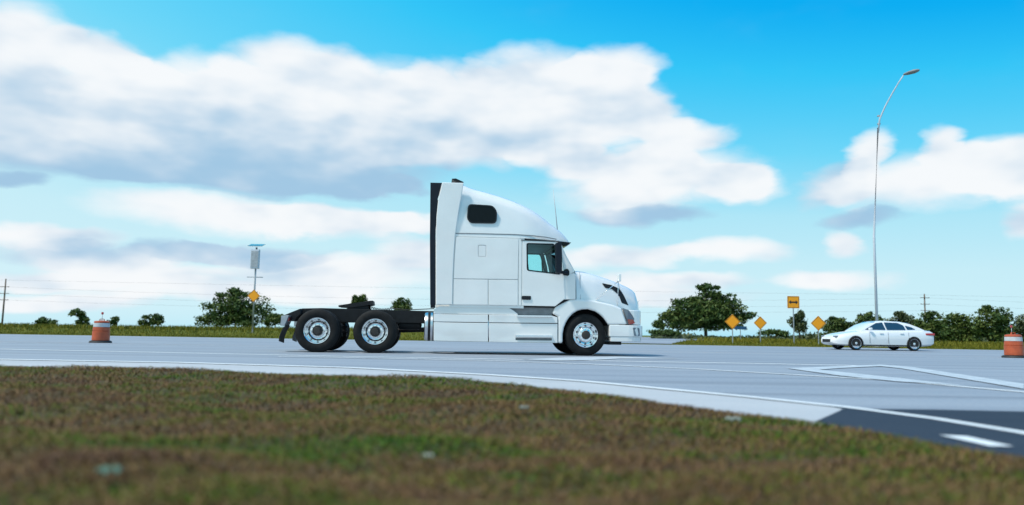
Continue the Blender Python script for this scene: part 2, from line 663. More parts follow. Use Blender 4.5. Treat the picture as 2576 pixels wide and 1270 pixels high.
def loft(name, secs, mat, parent=None, caps=True, closed=True, smooth=True, sharp=40):
    n = len(secs[0])
    v = [p for s in secs for p in s]
    f = []
    for i in range(len(secs) - 1):
        for k in range(n if closed else n - 1):
            k2 = (k + 1) % n
            f.append((i * n + k, i * n + k2, (i + 1) * n + k2, (i + 1) * n + k))
    if caps:
        f.append(tuple(range(n)))
        f.append(tuple(range((len(secs) - 1) * n, len(secs) * n)))
    o = mesh(name, v, f, mat, parent)
    if smooth:
        o.data.shade_smooth()
        o.data.set_sharp_from_angle(angle=R(sharp))
    return o


def np_tris(name, verts, tris, mat, rnd=None, parent=None):
    """fast mesh from arrays; rnd = one value for each vertex"""
    me = bpy.data.meshes.new(name)
    nv, nf = len(verts), len(tris)
    k = tris.shape[1]
    me.vertices.add(nv)
    me.vertices.foreach_set('co', np.asarray(verts, np.float32).ravel())
    me.loops.add(nf * k)
    me.loops.foreach_set('vertex_index', np.asarray(tris, np.int32).ravel())
    me.polygons.add(nf)
    me.polygons.foreach_set('loop_start', np.arange(0, nf * k, k, dtype=np.int32))
    me.update(calc_edges=True)
    if rnd is not None:
        a = me.attributes.new('rnd', 'FLOAT', 'POINT')
        a.data.foreach_set('value', np.asarray(rnd, np.float32))
    return link(name, me, mat, parent)


def interp(xs, ys, x):
    return float(np.interp(x, xs, ys))


# ------------------------------------------------------------------ ground, roads, markings
def road_z(y):
    return interp([-100, 22, 30, 44, 400], [0, 0, -.10, 0.0, 0.0], y)


def sheet(name, xs, ys, zf, mat, kind='structure', smooth=True):
    v = [(x, y, zf(x, y)) for y in ys for x in xs]
    n = len(xs)
    f = [(j * n + i, j * n + i + 1, (j + 1) * n + i + 1, (j + 1) * n + i)
         for j in range(len(ys) - 1) for i in range(n - 1)]
    o = mesh(name, v, f, mat, smooth=smooth)
    tag(o, kind=kind)
    return o


def hill(x, y):
    s = max(0.0, min(1.0, (y - 44) / 6))
    b = .16 * math.sin(x * .05 + 1.3) + .10 * math.sin(x * .13 + y * .03)
    left = max(0.0, min(1.0, (12 - x) / 10))
    return s * (.10 + .30 * left + b * .5) * math.exp(-(max(0, y - 60) / 160) ** 2) + .012


ys = [44.0, 44.6, 46, 48, 50, 53, 57, 62, 70, 80, 95, 120, 160, 240, 400, 800, 1600, 4200]
xs = [-5200, -2500, -1200, -500, -220] + [x * 4.0 for x in range(-36, 37)] + [220, 500, 1200, 2500, 5200]
sheet('ground', xs, [-160, 43.96] + ys, lambda x, y: -.5 if y < 43.99 else hill(x, y), 'field_grass')
# the concrete road: one sheet from under the bank to the far edge
sheet('road', [-160, -80, -40, -20, -10, 0, 10, 20, 40, 80, 160], [-60, -20, 0, 10, 16, 22, 24, 26, 28, 30, 33, 37, 41, 44.0],
      lambda x, y: road_z(y), 'road_concrete')

# paved side street beyond the far edge, to the right of the truck
sd = [on_ground(1540, 868), on_ground(1930, 874.5), at(1880, 0, 75), at(1790, 0, 150), at(1560, 0, 150), at(1500, 0, 75)]
sv_ = []
for p_ in sd:
    sv_.append((p_.x, min(max(p_.y, 44.2), 150), 0))
me_v = [(x, y, hill(x, y) + .02) for x, y, z in sv_]
# laid as rows so that it follows the ground
rows = []
for t in np.linspace(0, 1, 14):
    y = 44.2 + (150 - 44.2) * t ** 1.6
    xl = interp([44.2, 75, 150], [at(1560, 860, 44).x, at(1545, 860, 75).x, at(1600, 860, 150).x], y)
    xr = interp([44.2, 75, 150], [at(1690, 860, 44).x, at(1850, 860, 75).x, at(1800, 860, 150).x], y)
    rows.append([(xl + (xr - xl) * s, y, hill(xl + (xr - xl) * s, y) + .03) for s in np.linspace(0, 1, 8)])
fv = [p for r in rows for p in r]
ff = [(j * 8 + i, j * 8 + i + 1, (j + 1) * 8 + i + 1, (j + 1) * 8 + i) for j in range(13) for i in range(7)]
tag(mesh('side_street', fv, ff, 'road_concrete', smooth=True), kind='structure')

# near grass edge, read along the photograph and laid on the ground
EDGE = [(0, 921), (180, 923), (330, 921), (600, 934), (900, 946), (1100, 951), (1300, 964), (1500, 984), (1700, 1014),
        (1900, 1034), (2050, 1052), (2200, 1076), (2400, 1110), (2575, 1160)]
EP = [on_ground(x, y + 1, .050) for x, y in EDGE]
ex = [-60, -25, -12] + [p.x for p in EP] + [EP[-1].x + .45, EP[-1].x + 1.0, EP[-1].x + 2.0, EP[-1].x + 4]
ey = [EP[0].y + 3.5, EP[0].y + 1.6, EP[0].y + .6] + [p.y for p in EP] + [2.1, .6, -2.5, -9]
_o = np.argsort(ex)
ex = list(np.array(ex)[_o]); ey = list(np.array(ey)[_o])


def edge_y(x):
    return interp(ex, ey, x)


def bank_z(x, y, e=None):
    e = edge_y(x) if e is None else e
    d = max(0.0, e - y)
    s = min(1.0, d / .7)
    s = s * s * (3 - 2 * s)
    b = (.030 * math.sin(x * 2.1 + 1) * math.sin(y * 1.7) + .022 * math.sin(x * 3.1 + y * 4.9) + .012 * math.sin(x * 7.1 - y * 9.3)) * max(.25, min(1, (2.2 - x) / 2))
    return .006 + s * (.045 * max(.4, min(1, (2.4 - x) / 2)) + b) + .015 * min(1, d / .15)


bx_ = list(np.linspace(-60, -14, 20)) + list(np.linspace(-13.5, 5.9, 195))
v, f = [], []
nr = 150
for i, x in enumerate(bx_):
    e = edge_y(x)
    for j in range(nr):
        t = 1 - (1 - j / (nr - 1)) ** 1.0
        y = -9.2 + (e + 9.2) * t
        v.append((x, y, bank_z(x, y, e)))
for i in range(len(bx_) - 1):
    for j in range(nr - 1):
        a = i * nr + j
        f.append((a, a + nr, a + nr + 1, a + 1))
me = bpy.data.meshes.new('grass_bank')
me.from_pydata(v, [], f)
me.shade_smooth()
tag(link('grass_bank', me, 'bank_soil'), kind='structure')


def blades(name, n, place, hmin, hmax, wid, mat, lean=.9, label=None, cat='grass', comb=False):
    xy, z, sc = place(n)
    n = len(xy)
    ang = rng.uniform(0, 2 * np.pi, n)
    h = rng.uniform(hmin, hmax, n) * sc
    ln = rng.uniform(.15 if not comb else .5, lean, n)
    la = rng.uniform(0, 2 * np.pi, n) if not comb else rng.normal(0, .45, n) + np.pi * rng.integers(0, 2, n)
    wd = wid * rng.uniform(.6, 1.3, n) * np.sqrt(sc)
    dx, dy = np.cos(ang) * wd / 2, np.sin(ang) * wd / 2
    base = np.stack([xy[:, 0], xy[:, 1], z - .006], 1)
    off = np.stack([dx, dy, np.zeros(n)], 1)
    mid = base + np.stack([np.cos(la) * ln * h * .35, np.sin(la) * ln * h * .35, h * .62], 1)
    tip = base + np.stack([np.cos(la) * ln * h, np.sin(la) * ln * h, h * np.clip(1.08 - .5 * ln, .12, 1.1)], 1)
    vv = np.empty((n, 5, 3))
    vv[:, 0] = base - off; vv[:, 1] = base + off; vv[:, 2] = mid + off * .75; vv[:, 3] = mid - off * .75; vv[:, 4] = tip
    i0 = np.arange(n)[:, None] * 5
    tr = np.concatenate([i0 + [0, 1, 2], i0 + [0, 2, 3], i0 + [3, 2, 4]], 1).reshape(-1, 3)
    o = np_tris(name, vv.reshape(-1, 3), tr, mat, np.repeat(rng.random(n), 5))
    return tag(o, label, cat, kind='stuff')


def place_bank(n):
    d = 1.7 + (11.5 - 1.7) * rng.random(n) ** 1.25
    x = (rng.random(n) * 2 - 1) * (.74 * d + .5)
    e = np.interp(x, ex, ey)
    k = d < e - .01 + .04 * rng.random(n)
    x, d, e = x[k], d[k], e[k]
    z = np.array([bank_z(a, b, c) for a, b, c in zip(x, d, e)])
    return np.stack([x, d], 1), z, np.clip(.75 + d * .05, .8, 1.25)


blades('lawn_grass', 270000, place_bank, .018, .058, .0062, 'bank_grass', 2.3,
       'mown green and straw brown grass on the bank in the foreground', comb=True)


def place_verge(n):
    d = 44.05 + 34 * rng.random(n) ** 2.2
    x = (rng.random(n) * 2 - 1) * (.74 * d + 2)
    xs_l = np.interp(d, [44.2, 75, 150], [at(1560, 860, 44).x, at(1545, 860, 75).x, at(1600, 860, 150).x])
    xs_r = np.interp(d, [44.2, 75, 150], [at(1690, 860, 44).x, at(1850, 860, 75).x, at(1800, 860, 150).x])
    k = (x < xs_l) | (x > xs_r)
    x, d = x[k], d[k]
    z = np.array([hill(a, b) for a, b in zip(x, d)])
    return np.stack([x, d], 1), z, .35 + .75 * np.clip((d - 44) / 9, 0, 1)


blades('verge_grass', 70000, place_verge, .12, .42, .035, 'verge_blades', .8,
       'olive green roadside grass along the far edge of the road')


def strip(name, pts, widths, mat, z=.004, label=None):
    """painted band along a pixel polyline; widths in metres"""
    g = [on_ground(x, y, 0) for x, y in pts]
    if isinstance(widths, (int, float)):
        widths = [widths] * len(g)
    fine, fw = [], []
    for i in range(len(g) - 1):
        for s in range(6):
            t = s / 6
            fine.append(g[i].lerp(g[i + 1], t)); fw.append(widths[i] * (1 - t) + widths[i + 1] * t)
    fine.append(g[-1]); fw.append(widths[-1])
    vv, ff_ = [], []
    for i, p in enumerate(fine):
        t = (fine[min(i + 1, len(fine) - 1)] - fine[max(i - 1, 0)]).normalized()
        nrm = Vector((-t.y, t.x, 0)) * fw[i] / 2
        for q in (p - nrm, p + nrm):
            vv.append((q.x, q.y, road_z(q.y) + z))
        if i:
            a = 2 * i
            ff_.append((a - 2, a - 1, a + 1, a))
    return tag(mesh(name, vv, ff_, mat), kind='structure')


def patch_sheet(name, pts, mat, z=.004):
    g = [on_ground(x, y, 0) for x, y in pts]
    return tag(mesh(name, [(p.x, p.y, road_z(p.y) + z) for p in g], [tuple(range(len(g)))], mat), kind='structure')


# bright concrete shoulder between the edge line and the grass
SH = [(-400, 896), (0, 904.5), (444, 912.5), (880, 925.5), (1222, 943.5), (1461, 959.5), (1760, 988.5), (1886, 1000.5), (2040, 1017), (2118, 1029)]
SHN = [(2030, 1085), (1900, 1090), (1700, 1060), (1500, 1030), (1300, 1005), (1100, 990), (900, 985), (600, 970), (330, 955), (0, 950), (-400, 940)]
vtop = [on_ground(x, y, 0) for x, y in SH]
vv, ff_ = [], []
xs_t = [p[0] for p in SH]; ys_t = [p[1] for p in SH]
sn = sorted(SHN); xs_n = [p[0] for p in sn]; ys_n = [p[1] for p in sn]
for i, x in enumerate(np.linspace(-400, 2118, 60)):
    a = on_ground(x, interp(xs_t, ys_t, x), 0)
    b = on_ground(min(x, 2052), interp(xs_n, ys_n, min(x, 2030)), 0)
    vv += [(a.x, a.y, .004), (b.x, b.y, .004)]
    if i:
        k = 2 * i
        ff_.append((k - 2, k - 1, k + 1, k))
tag(mesh('road_shoulder', vv, ff_, 'shoulder_concrete'), kind='structure')
# dark new asphalt at the right
patch_sheet('asphalt_apron', [(2124, 1030), (2350, 1032.5), (2575, 1037.5), (3050, 1052), (3300, 1250), (2575, 1260), (2300, 1150), (2052, 1062)], 'asphalt', .008)
LW = .14
strip('lane_line', [(-300, 872), (0, 878), (880, 896.6), (1400, 905.5), (1760, 912), (1886, 914), (2268, 922)], .20, 'white_paint_line')
strip('lane_line', [(700, 897.0), (880, 900), (1222, 907), (1500, 917), (1760, 929), (1886, 936.5), (2230, 956.6), (2575, 986.7), (2900, 1018)], [.12, .14, .14, .14, .12, .12, .12, .12, .12], 'white_paint_line', .006)
strip('edge_line', [(-300, 899), (0, 905), (444, 913), (880, 926), (1222, 944.0), (1461, 960), (1760, 989), (1886, 1001), (2130, 1027), (2350, 1056), (2575, 1093), (2800, 1135)],
      [.22, .22, .22, .2, .17, .15, .13, .12, .105, .1, .1, .1], 'white_paint_line', .012)
patch_sheet('gore_marking', [(1978, 927), (2110, 922), (2214, 917.8), (2290, 923.5), (2575, 967), (2575, 980), (2268, 928), (2214, 922), (2110, 927), (2060, 931),
                             (2250, 951), (2430, 972), (2250, 960.5), (2110, 946)], 'worn_paint', .010)
patch_sheet('arrow_marking', [(1310, 905), (1420, 899.5), (1560, 897.5), (1720, 903), (1560, 902.5), (1480, 907), (1400, 908)], 'worn_paint', .009)
patch_sheet('stop_dash', [(2362, 1099.5), (2431, 1103), (2549, 1129), (2489, 1128)], 'white_paint_line', .013)
strip('yellow_line', [(-300, 851), (700, 866), (1518, 878), (1986, 884), (2300, 889), (2800, 897)], .18, 'yellow_paint_line')
strip('turn_line', [(-300, 856), (300, 866), (700, 872)], .2, 'white_paint_line', .005)
strip('turn_line', [(2330, 899.5), (2575, 903), (2900, 908)], .15, 'white_paint_line', .005)

# ------------------------------------------------------------------ the truck
TH = R(5.8)
_p = at(1473.9, 895, 18.4)
T0 = Vector((_p.x, _p.y, 0))
TX = Vector((math.cos(TH), math.sin(TH), 0))
TY = Vector((-math.sin(TH), math.cos(TH), 0))
WID = 2.44
CY = WID / 2
truck = empty('semi_truck', T0, TH)
tag(truck, 'white semi truck tractor with sleeper cab driving without a trailer', 'truck')


def sp(px, py, off=0.0):
    """sight line to the truck's own side plane: (along, up) in the truck's frame"""
    d = ray(px, py)
    k = ((T0 - CC).dot(TY) + off) / d.dot(TY)
    p = CC + d * k
    return ((p - T0).dot(TX), p.z)


def L(pts, off=0.0):
    return [sp(x, y, off) for x, y in pts]


def both(name, pts, y0, y1, mat, parent=None, holes=(), bevel=0.0, off=0.0, raw=False, seg=2):
    """a panel on the near side and its twin on the far side"""
    poly = pts if raw else L(pts, off)
    hs = holes if raw else [L(h, off) for h in holes]
    a = prism(name, poly, y0, y1, mat, parent or truck, hs, bevel, seg=seg)
    b = prism(name, poly, WID - y1, WID - y0, mat, parent or truck, hs, bevel, seg=seg)
    return a, b


def rounded(pts, r=.05, n=4):
    """polygon with rounded corners"""
    out = []
    k = len(pts)
    for i in range(k):
        p = Vector(pts[i]); a = Vector(pts[i - 1]) - p; b = Vector(pts[(i + 1) % k]) - p
        q = min(r, a.length * .45, b.length * .45)
        s, e = p + a.normalized() * q, p + b.normalized() * q
        for j in range(n + 1):
            t = j / n
            out.append(tuple(s * (1 - t) ** 2 + p * 2 * t * (1 - t) + e * t * t))
    return out


# --- roof fairing: sections across the truck
top_px = [(1100, 457), (1119.6, 454.7), (1157.6, 457.6), (1168, 460), (1190.8, 469.5), (1230.4, 479.8), (1262, 489.3), (1293.8, 500.8),
          (1325.5, 515.6), (1349.2, 529.0), (1370, 543), (1389, 558), (1404, 570), (1416, 580), (1426, 590.5), (1434, 602), (1437, 609)]
seam_px = [(1090, 592.3), (1262, 597), (1330, 599.6), (1401.5, 603), (1437, 610.5)]
tl = L(top_px, .12)
bl = L(seam_px, 0)
bxs, bzs = [p[0] for p in bl], [p[1] for p in bl]
tx0 = [p[0] for p in tl]; tz0 = [p[1] for p in tl]
xr0 = sp(1103, 500)[0]
xdoor = sp(1306, 650)[0]
xtip = tl[-1][0]


def sm(t):
    t = max(0.0, min(1.0, t))
    return t * t * (3 - 2 * t)


secs = []
for i in range(34):
    x = xr0 + (xtip - xr0) * (1 - (1 - i / 33) ** 1.15)
    zt = interp(tx0, tz0, x)
    zb = interp(bxs, bzs, x)
    zt = max(zt, zb + .03)
    t = (x - xdoor) / (xtip - xdoor)
    hw = CY - .015 - .34 * max(0, t) ** 2.2
    hh = zt - zb
    r = min(.30, hh * .62)
    lean_ = .09 * min(1, hh / 1.1)
    half = [(hw, zb), (hw - lean_ * .35, zb + (hh - r) * .5), (hw - lean_, zt - r), (hw - lean_ - r * .12, zt - r * .55),
            (hw - lean_ - r * .35, zt - r * .24), (hw - lean_ - r * .75, zt - r * .06), (hw - lean_ - r * 1.4, zt + .0), (hw * .35, zt + .02)]
    half = [(max(a, .05 + .02 * j), b) for j, (a, b) in enumerate(half[::-1])][::-1]
    ring = [(x, CY - a, b) for a, b in half] + [(x, CY + a, b) for a, b in half[::-1]]
    secs.append(ring)
roof = loft('roof_fairing', secs, 'truck_white', truck, sharp=50)
# groove along the foot of the fairing
gpx = [(1128, 586.2), (1200, 587.0), (1293.8, 589.2), (1340, 592.2), (1373, 596.0), (1400, 601.2)]
gl_ = L(gpx, -.02)
up = [(x, z + .011) for x, z in gl_]; dn = [(x, z - .011) for x, z in gl_][::-1]
for yy in (0.013, WID - .027):
    prism('fairing_groove', up + dn, yy, yy + .014, 'grey_plastic', roof)
# sleeper window high on the fairing, near and far
wpx = [(1177, 513), (1239, 517), (1250, 531), (1248.6, 562), (1183, 561.3), (1174, 550)]
wl = L(wpx, 0.03)
for s in (0, 1):
    ring_o = rounded(wl, .10, 5)
    cxm = sum(p[0] for p in ring_o) / len(ring_o); czm = sum(p[1] for p in ring_o) / len(ring_o)
    inn = [(cxm + (a - cxm) * .91, czm + (b - czm) * .87) for a, b in ring_o]
    yo = (.010, .10) if s == 0 else (WID - .10, WID - .010)
    yi = (.022, .09) if s == 0 else (WID - .09, WID - .022)
    fr_ = prism('sleeper_window', ring_o, yo[0], yo[1], 'trim_black', roof, [inn])
    prism('window_pane', inn, yi[0], yi[1], 'glass_black', roof)
# small dark wind deflector on the roof
dpx = [(1136, 450.2), (1146.5, 449.6), (1166, 458.6), (1161, 461), (1142, 455.5)]
prism('roof_deflector', L(dpx, .5), .45, WID - .45, 'trim_black', truck, bevel=.006)
# sun visor under the tip of the fairing
vpx = [(1400, 605), (1438, 609.2), (1427, 617), (1412, 620), (1400, 620)]
prism('sun_visor', L(vpx, .12), .17, WID - .17, 'glass_black', truck, bevel=.01)

# --- side extender and its black edge
ext = [(1096.2, 593.6), (1097.5, 545), (1102, 499), (1108.5, 475), (1112, 458.5), (1166.5, 460), (1154, 530), (1145, 592), (1141.5, 640), (1139, 705), (1138, 766.5), (1096.2, 766.5)]
both('side_extender', ext, -.016, .045, 'truck_white', bevel=.02, seg=3)
edg = [(1081.8, 766.5), (1081, 600), (1082.3, 459.2), (1111.5, 459.8), (1107.6, 475), (1101, 499), (1096.6, 545), (1095.3, 594), (1095.3, 766.5)]
both('extender_edge', edg, -.006, .040, 'extender_black', bevel=.006)
xb0 = sp(1090, 700)[0]
zc0 = sp(1200, 768)[1]

# --- cab shell inside the panels
x_bulk = sp(1318, 700)[0]
x_rear = sp(1132, 700)[0]
z_seam = sp(1200, 594)[1]
box('sleeper_shell', x_rear, x_bulk, .030, WID - .030, zc0 - .05, z_seam + .02, 'truck_white', truck)
x_fire = sp(1440, 700)[0]
z_belt = sp(1370, 694)[1]
box('cab_floor', x_bulk + .002, x_fire, .075, WID - .075, zc0 - .02, z_belt - .16, 'dark_gap', truck)
box('cab_liner', x_bulk + .002, sp(1400, 607)[0], .10, WID - .10, sp(1350, 612)[1], z_seam - .03, 'grey_plastic', truck)
box('dashboard', sp(1405, 690)[0], x_fire - .002, .12, WID - .12, z_belt - .158, z_belt + .03, 'trim_black', truck, bevel=.04)
for sy in (.42, WID - .95):
    st = box('seat', x_bulk + .06, x_bulk + .55, sy, sy + .53, z_belt - .15, z_belt - .02, 'seat_cloth', truck, bevel=.05)
    a = sp(1327, 640, sy)
    prism('seat_back', [(x_bulk + .03, z_belt - .05), (x_bulk + .20, z_belt - .05), (x_bulk + .13, z_belt + .52), (x_bulk + .01, z_belt + .52)],
          sy + .02, sy + .51, 'seat_cloth', st, bevel=.04)
    box('head_rest', x_bulk + .03, x_bulk + .13, sy + .14, sy + .39, z_belt + .53, z_belt + .70, 'seat_cloth', st, bevel=.03)
# steering wheel on the far (left hand) side
sw = mesh('steering_wheel', *lathe_data([(.225 + .018 * math.cos(a), .018 * math.sin(a)) for a in np.linspace(0, 2 * math.pi, 9)[:-1]], 28, True), 'trim_black', truck, smooth=True)
sw.location = (x_fire - .42, WID - .66, z_belt + .10)
sw.rotation_euler = (0, R(28), R(90))
tube('steering_column', [(x_fire - .42, WID - .66, z_belt + .10), (x_fire - .1, WID - .66, z_belt - .08)], .03, 'trim_black', truck)

# --- sleeper panels
up_px = [(1148.4, 600), (1200, 597.6), (1262, 599.3), (1304.5, 601), (1302.5, 702.6), (1140.3, 700.4), (1143.5, 640)]
up_px[0] = (1146.6, 595.6)
slot = [(1202.5, 616.2), (1222.5, 616.6), (1222.5, 646), (1202.5, 645.6)]
slh = rounded(L(slot), .03, 3)
a, b = both('sleeper_panel', L(up_px), 0.0, .05, 'truck_white', holes=[slh], bevel=.008, raw=True)
sli = [((x - sum(q[0] for q in slh) / len(slh)) * .93 + sum(q[0] for q in slh) / len(slh),
        (z - sum(q[1] for q in slh) / len(slh)) * .955 + sum(q[1] for q in slh) / len(slh)) for x, z in slh]
for pr, yy in ((a, .005), (b, WID - .045)):
    prism('vent_cover', sli, yy, yy + .04, 'truck_white', pr, bevel=.006)
both('locker_door', [(1140.2, 702.4), (1226.8, 703.6), (1226.8, 766.8), (1139.4, 766.2)], 0.0, .05, 'truck_white', bevel=.008)
both('locker_door', [(1229, 703.7), (1302.5, 704.6), (1302.5, 768.2), (1229, 767.2)], 0.0, .05, 'truck_white', bevel=.008)
both('door_pillar', [(1304.6, 602.5), (1312, 603), (1311, 768.2), (1304.4, 768.2)], 0.006, .05, 'truck_white', bevel=.006)

# --- door with its window
dpoly = [(1314, 604.6), (1394, 607.8), (1403, 611), (1413, 650), (1419, 691), (1421, 751), (1396, 770.3), (1313, 768.6)]
whole = [(1324, 611.2), (1394, 613.0), (1402.5, 640), (1409, 690.5), (1325, 680.5)]
wh = rounded(L(whole), .05, 4)
dn_, df_ = both('door', L(dpoly), 0.0, .06, 'truck_white', holes=[wh], bevel=.008, raw=True)
cxm = sum(p[0] for p in wh) / len(wh); czm = sum(p[1] for p in wh) / len(wh)
wi = [(cxm + (x - cxm) * .93, czm + (z - czm) * .93) for x, z in wh]
for dr, s in ((dn_, 0), (df_, 1)):
    y0, y1 = (-.004, .05) if s == 0 else (WID - .05, WID + .004)
    prism('window_frame', wh, y0, y1, 'trim_black', dr, [wi])
    y0, y1 = (.018, .024) if s == 0 else (WID - .024, WID - .018)
    prism('window_pane', wi, y0, y1, 'cab_glass', dr)
    hp = L([(1312.5, 744), (1335, 744.4), (1335, 754), (1312.5, 753.6)])
    y0, y1 = (-.022, .03) if s == 0 else (WID - .03, WID + .022)
    prism('door_handle', rounded(hp, .02, 3), y0, y1, 'trim_black', dr, bevel=.006)
    # top of the door: rain gutter
    gp = L([(1310, 602.9), (1396, 606.3), (1396, 607.6), (1310, 604.2)])
    y0, y1 = (-.010, .02) if s == 0 else (WID - .02, WID + .010)
    prism('rain_gutter', gp, y0, y1, 'trim_black', dr)
# vent window bar in front of the pane
both('quarter_bar', [(1396, 612), (1399, 612), (1403, 689), (1399.5, 688.5)], .01, .05, 'trim_black')
# a pillars and windscreen
both('a_pillar', [(1398, 606), (1412, 612), (1424, 640), (1446, 684), (1431, 690), (1421, 690), (1415, 650), (1405, 611)], .05, .13, 'truck_white', bevel=.02)
wsx = [sp(1413, 618, .4), sp(1449, 683, .4)]
ws_secs = []
for t in np.linspace(0, 1, 7):
    rw = []
    for u in np.linspace(-1, 1, 13):
        bulge = .20 * (1 - u * u)
        rw.append((wsx[0][0] + (wsx[1][0] - wsx[0][0]) * t - .12 + bulge, CY + u * 1.12, wsx[0][1] + (wsx[1][1] - wsx[0][1]) * t))
    ws_secs.append(rw)
loft('windscreen', ws_secs, 'cab_glass', truck, caps=False, closed=False)
# cowl beside the screen
both('cowl', [(1414, 694), (1444, 686), (1448, 690), (1448, 753), (1416, 753)], .014, .10, 'truck_white', bevel=.012)
box('firewall', x_fire + .004, x_fire + .06, .10, WID - .10, zc0 - .2, z_belt - .02, 'dark_gap', truck)

# --- mirrors on the door
for s in (0, 1):
    y0, y1 = (-.30, -.10) if s == 0 else (WID + .10, WID + .30)
    mpx = [(1396.5, 611.5), (1410.5, 609), (1412, 650), (1411.5, 686), (1397.5, 687.5)]
    mp_ = rounded(L(mpx, -.2), .03, 3)
    ahead = 0.0 if s == 0 else .30          # the driver's mirror is set further forward
    mp_ = [(x + ahead, z) for x, z in mp_]
    mh = prism('mirror', mp_, y0, y1, 'extender_black', truck, bevel=.025, seg=3)
    yk = -.02 if s == 0 else WID + .02
    ym = -.16 if s == 0 else WID + .16
    a1 = sp(1426, 690); a2 = sp(1409, 688); a3 = sp(1404, 609)
    a2 = (a2[0] + ahead, a2[1])
    tube('mirror_arm', [(a1[0], yk + (.05 if s == 0 else -.05), a1[1] + .02), (a1[0] - .02, ym, a1[1] + .03), (a2[0] - .06, ym, a2[1] + .02)], .035, 'extender_black', mh)
    tube('mirror_arm', [(a3[0], yk + (.05 if s == 0 else -.05), a3[1] + .02), (a3[0] + ahead, ym, a3[1] - .02)], .022, 'extender_black', mh)
    bp = L([(1419, 677.5), (1427, 676), (1431.5, 683), (1430, 694), (1414, 690.5)])
    prism('mirror_base', rounded(bp, .03, 3), *((-.06, .06) if s == 0 else (WID - .06, WID + .06)), 'trim_black', mh, bevel=.015)

# --- hood
htop = L([(1440, 683.5), (1446, 682.3), (1464.7, 684.5), (1488.4, 690.9), (1520, 699.6), (1551.8, 709.9), (1575.5, 719.4), (1590, 726.5), (1598, 733), (1602.5, 742), (1605.5, 760), (1608.5, 790), (1611, 812)], .62)
hx = [p[0] for p in htop]; hz = [p[1] for p in htop]
fline = L([(1421, 757), (1434.6, 753.5), (1456.7, 752.6), (1488.4, 755), (1520, 761), (1551.8, 769), (1572, 777), (1612, 816)], .12)
fx = [p[0] for p in fline]; fz = [p[1] for p in fline]
xh0, xh1 = hx[0], hx[-1]


def hood_w(x):
    return interp([xh0, xh0 + .5, xh1 - .35, xh1 - .08, xh1], [.98, .93, .70, .60, .50], x)


def hood_half(x, z):
    zt, zf_ = interp(hx, hz, x), interp(fx, fz, x) - .1
    wt = hood_w(x)
    t = max(0.0, min(1.0, (zt - z) / max(.05, zt - zf_)))
    return wt + .16 * t ** .7


secs = []
for i in range(26):
    x = xh0 + (xh1 - xh0) * i / 25
    zt = interp(hx, hz, x)
    zf_ = min(interp(fx, fz, x) - .10, zt - .05)
    wt = hood_w(x)
    hh = zt - zf_
    half = [(wt + .16, zf_), (wt + .13, zf_ + hh * .35), (wt + .08, zf_ + hh * .65), (wt + .03, zt - hh * .16), (wt - .04, zt - hh * .06),
            (wt - .14, zt - .012), (wt * .5, zt + .012), (.02, zt + .02)]
    secs.append([(x, CY - a, b) for a, b in half] + [(x, CY + a, b) for a, b in half[::-1]])
hood = loft('hood', secs, 'truck_white', truck, sharp=48)
# rear seam of the hood
for s in (1, -1):
    sx_ = xh0 + .10
    pts = [(sx_, CY - s * (hood_half(sx_, z) + .004), z) for z in np.linspace(interp(hx, hz, sx_) - .04, interp(fx, fz, sx_), 8)]
    tube('hood_seam', pts, .005, 'grey_plastic', hood, 6)
# black air intakes in the hood sides
vp_ = [(1510.6, 713), (1534.3, 717.0), (1558, 726.5), (1568, 743), (1580, 768.5), (1561, 762), (1556, 747), (1549, 737.5), (1536, 727), (1518.5, 725)]
for s in (1, -1):
    pl = rounded(L(vp_, .42), .02, 2)
    n_ = len(pl)
    vf = [(x, CY - s * (hood_half(x, z) + .014), z) for x, z in pl] + [(x, CY - s * (hood_half(x, z) - .05), z) for x, z in pl]
    fc = [tuple(range(n_)), tuple(range(n_, 2 * n_))] + [(i, (i + 1) % n_, n_ + (i + 1) % n_, n_ + i) for i in range(n_)]
    mesh('air_intake', vf, fc, 'trim_black', hood)
    # hood mirror on its struts
    hp_ = [sp(1550.5, 690, .3), sp(1557.5, 690, .3), sp(1557.5, 709, .3), sp(1550.5, 709, .3)]
    ym = CY - s * 1.02
    hm = prism('hood_mirror', rounded(hp_, .02, 3), ym - .09, ym + .09, 'truck_white', hood, bevel=.012)
    j = sp(1552, 708, .3)
    for (qx, qy) in ((1496, 754.5), (1562, 736), (1553, 768)):
        e_ = sp(qx, qy, .3)
        tube('mirror_strut', [(j[0], ym, j[1]), (e_[0], CY - s * (hood_half(e_[0], e_[1]) + .01), e_[1])], .010, 'polished_aluminium', hood, 6)
# nose, grille, headlights
xn0 = sp(1566, 800)[0]
xn1 = sp(1611, 812, .5)[0]
z816 = sp(1570, 816.5)[1]
z778 = sp(1570, 779)[1]


def plan(x0, x1, hw, r, n=6):
    pts = [(x0, CY - hw), (x0, CY + hw)]
    for i in range(n + 1):
        a = math.pi / 2 * (1 - i / n)
        pts.append((x1 - r + r * math.cos(a), CY + hw - r * .9 + r * .9 * math.sin(a)))
    for i in range(n + 1):
        a = -math.pi / 2 * (i / n)
        pts.append((x1 - r + r * math.cos(a), CY - hw + r * .9 + r * .9 * math.sin(a)))
    return pts


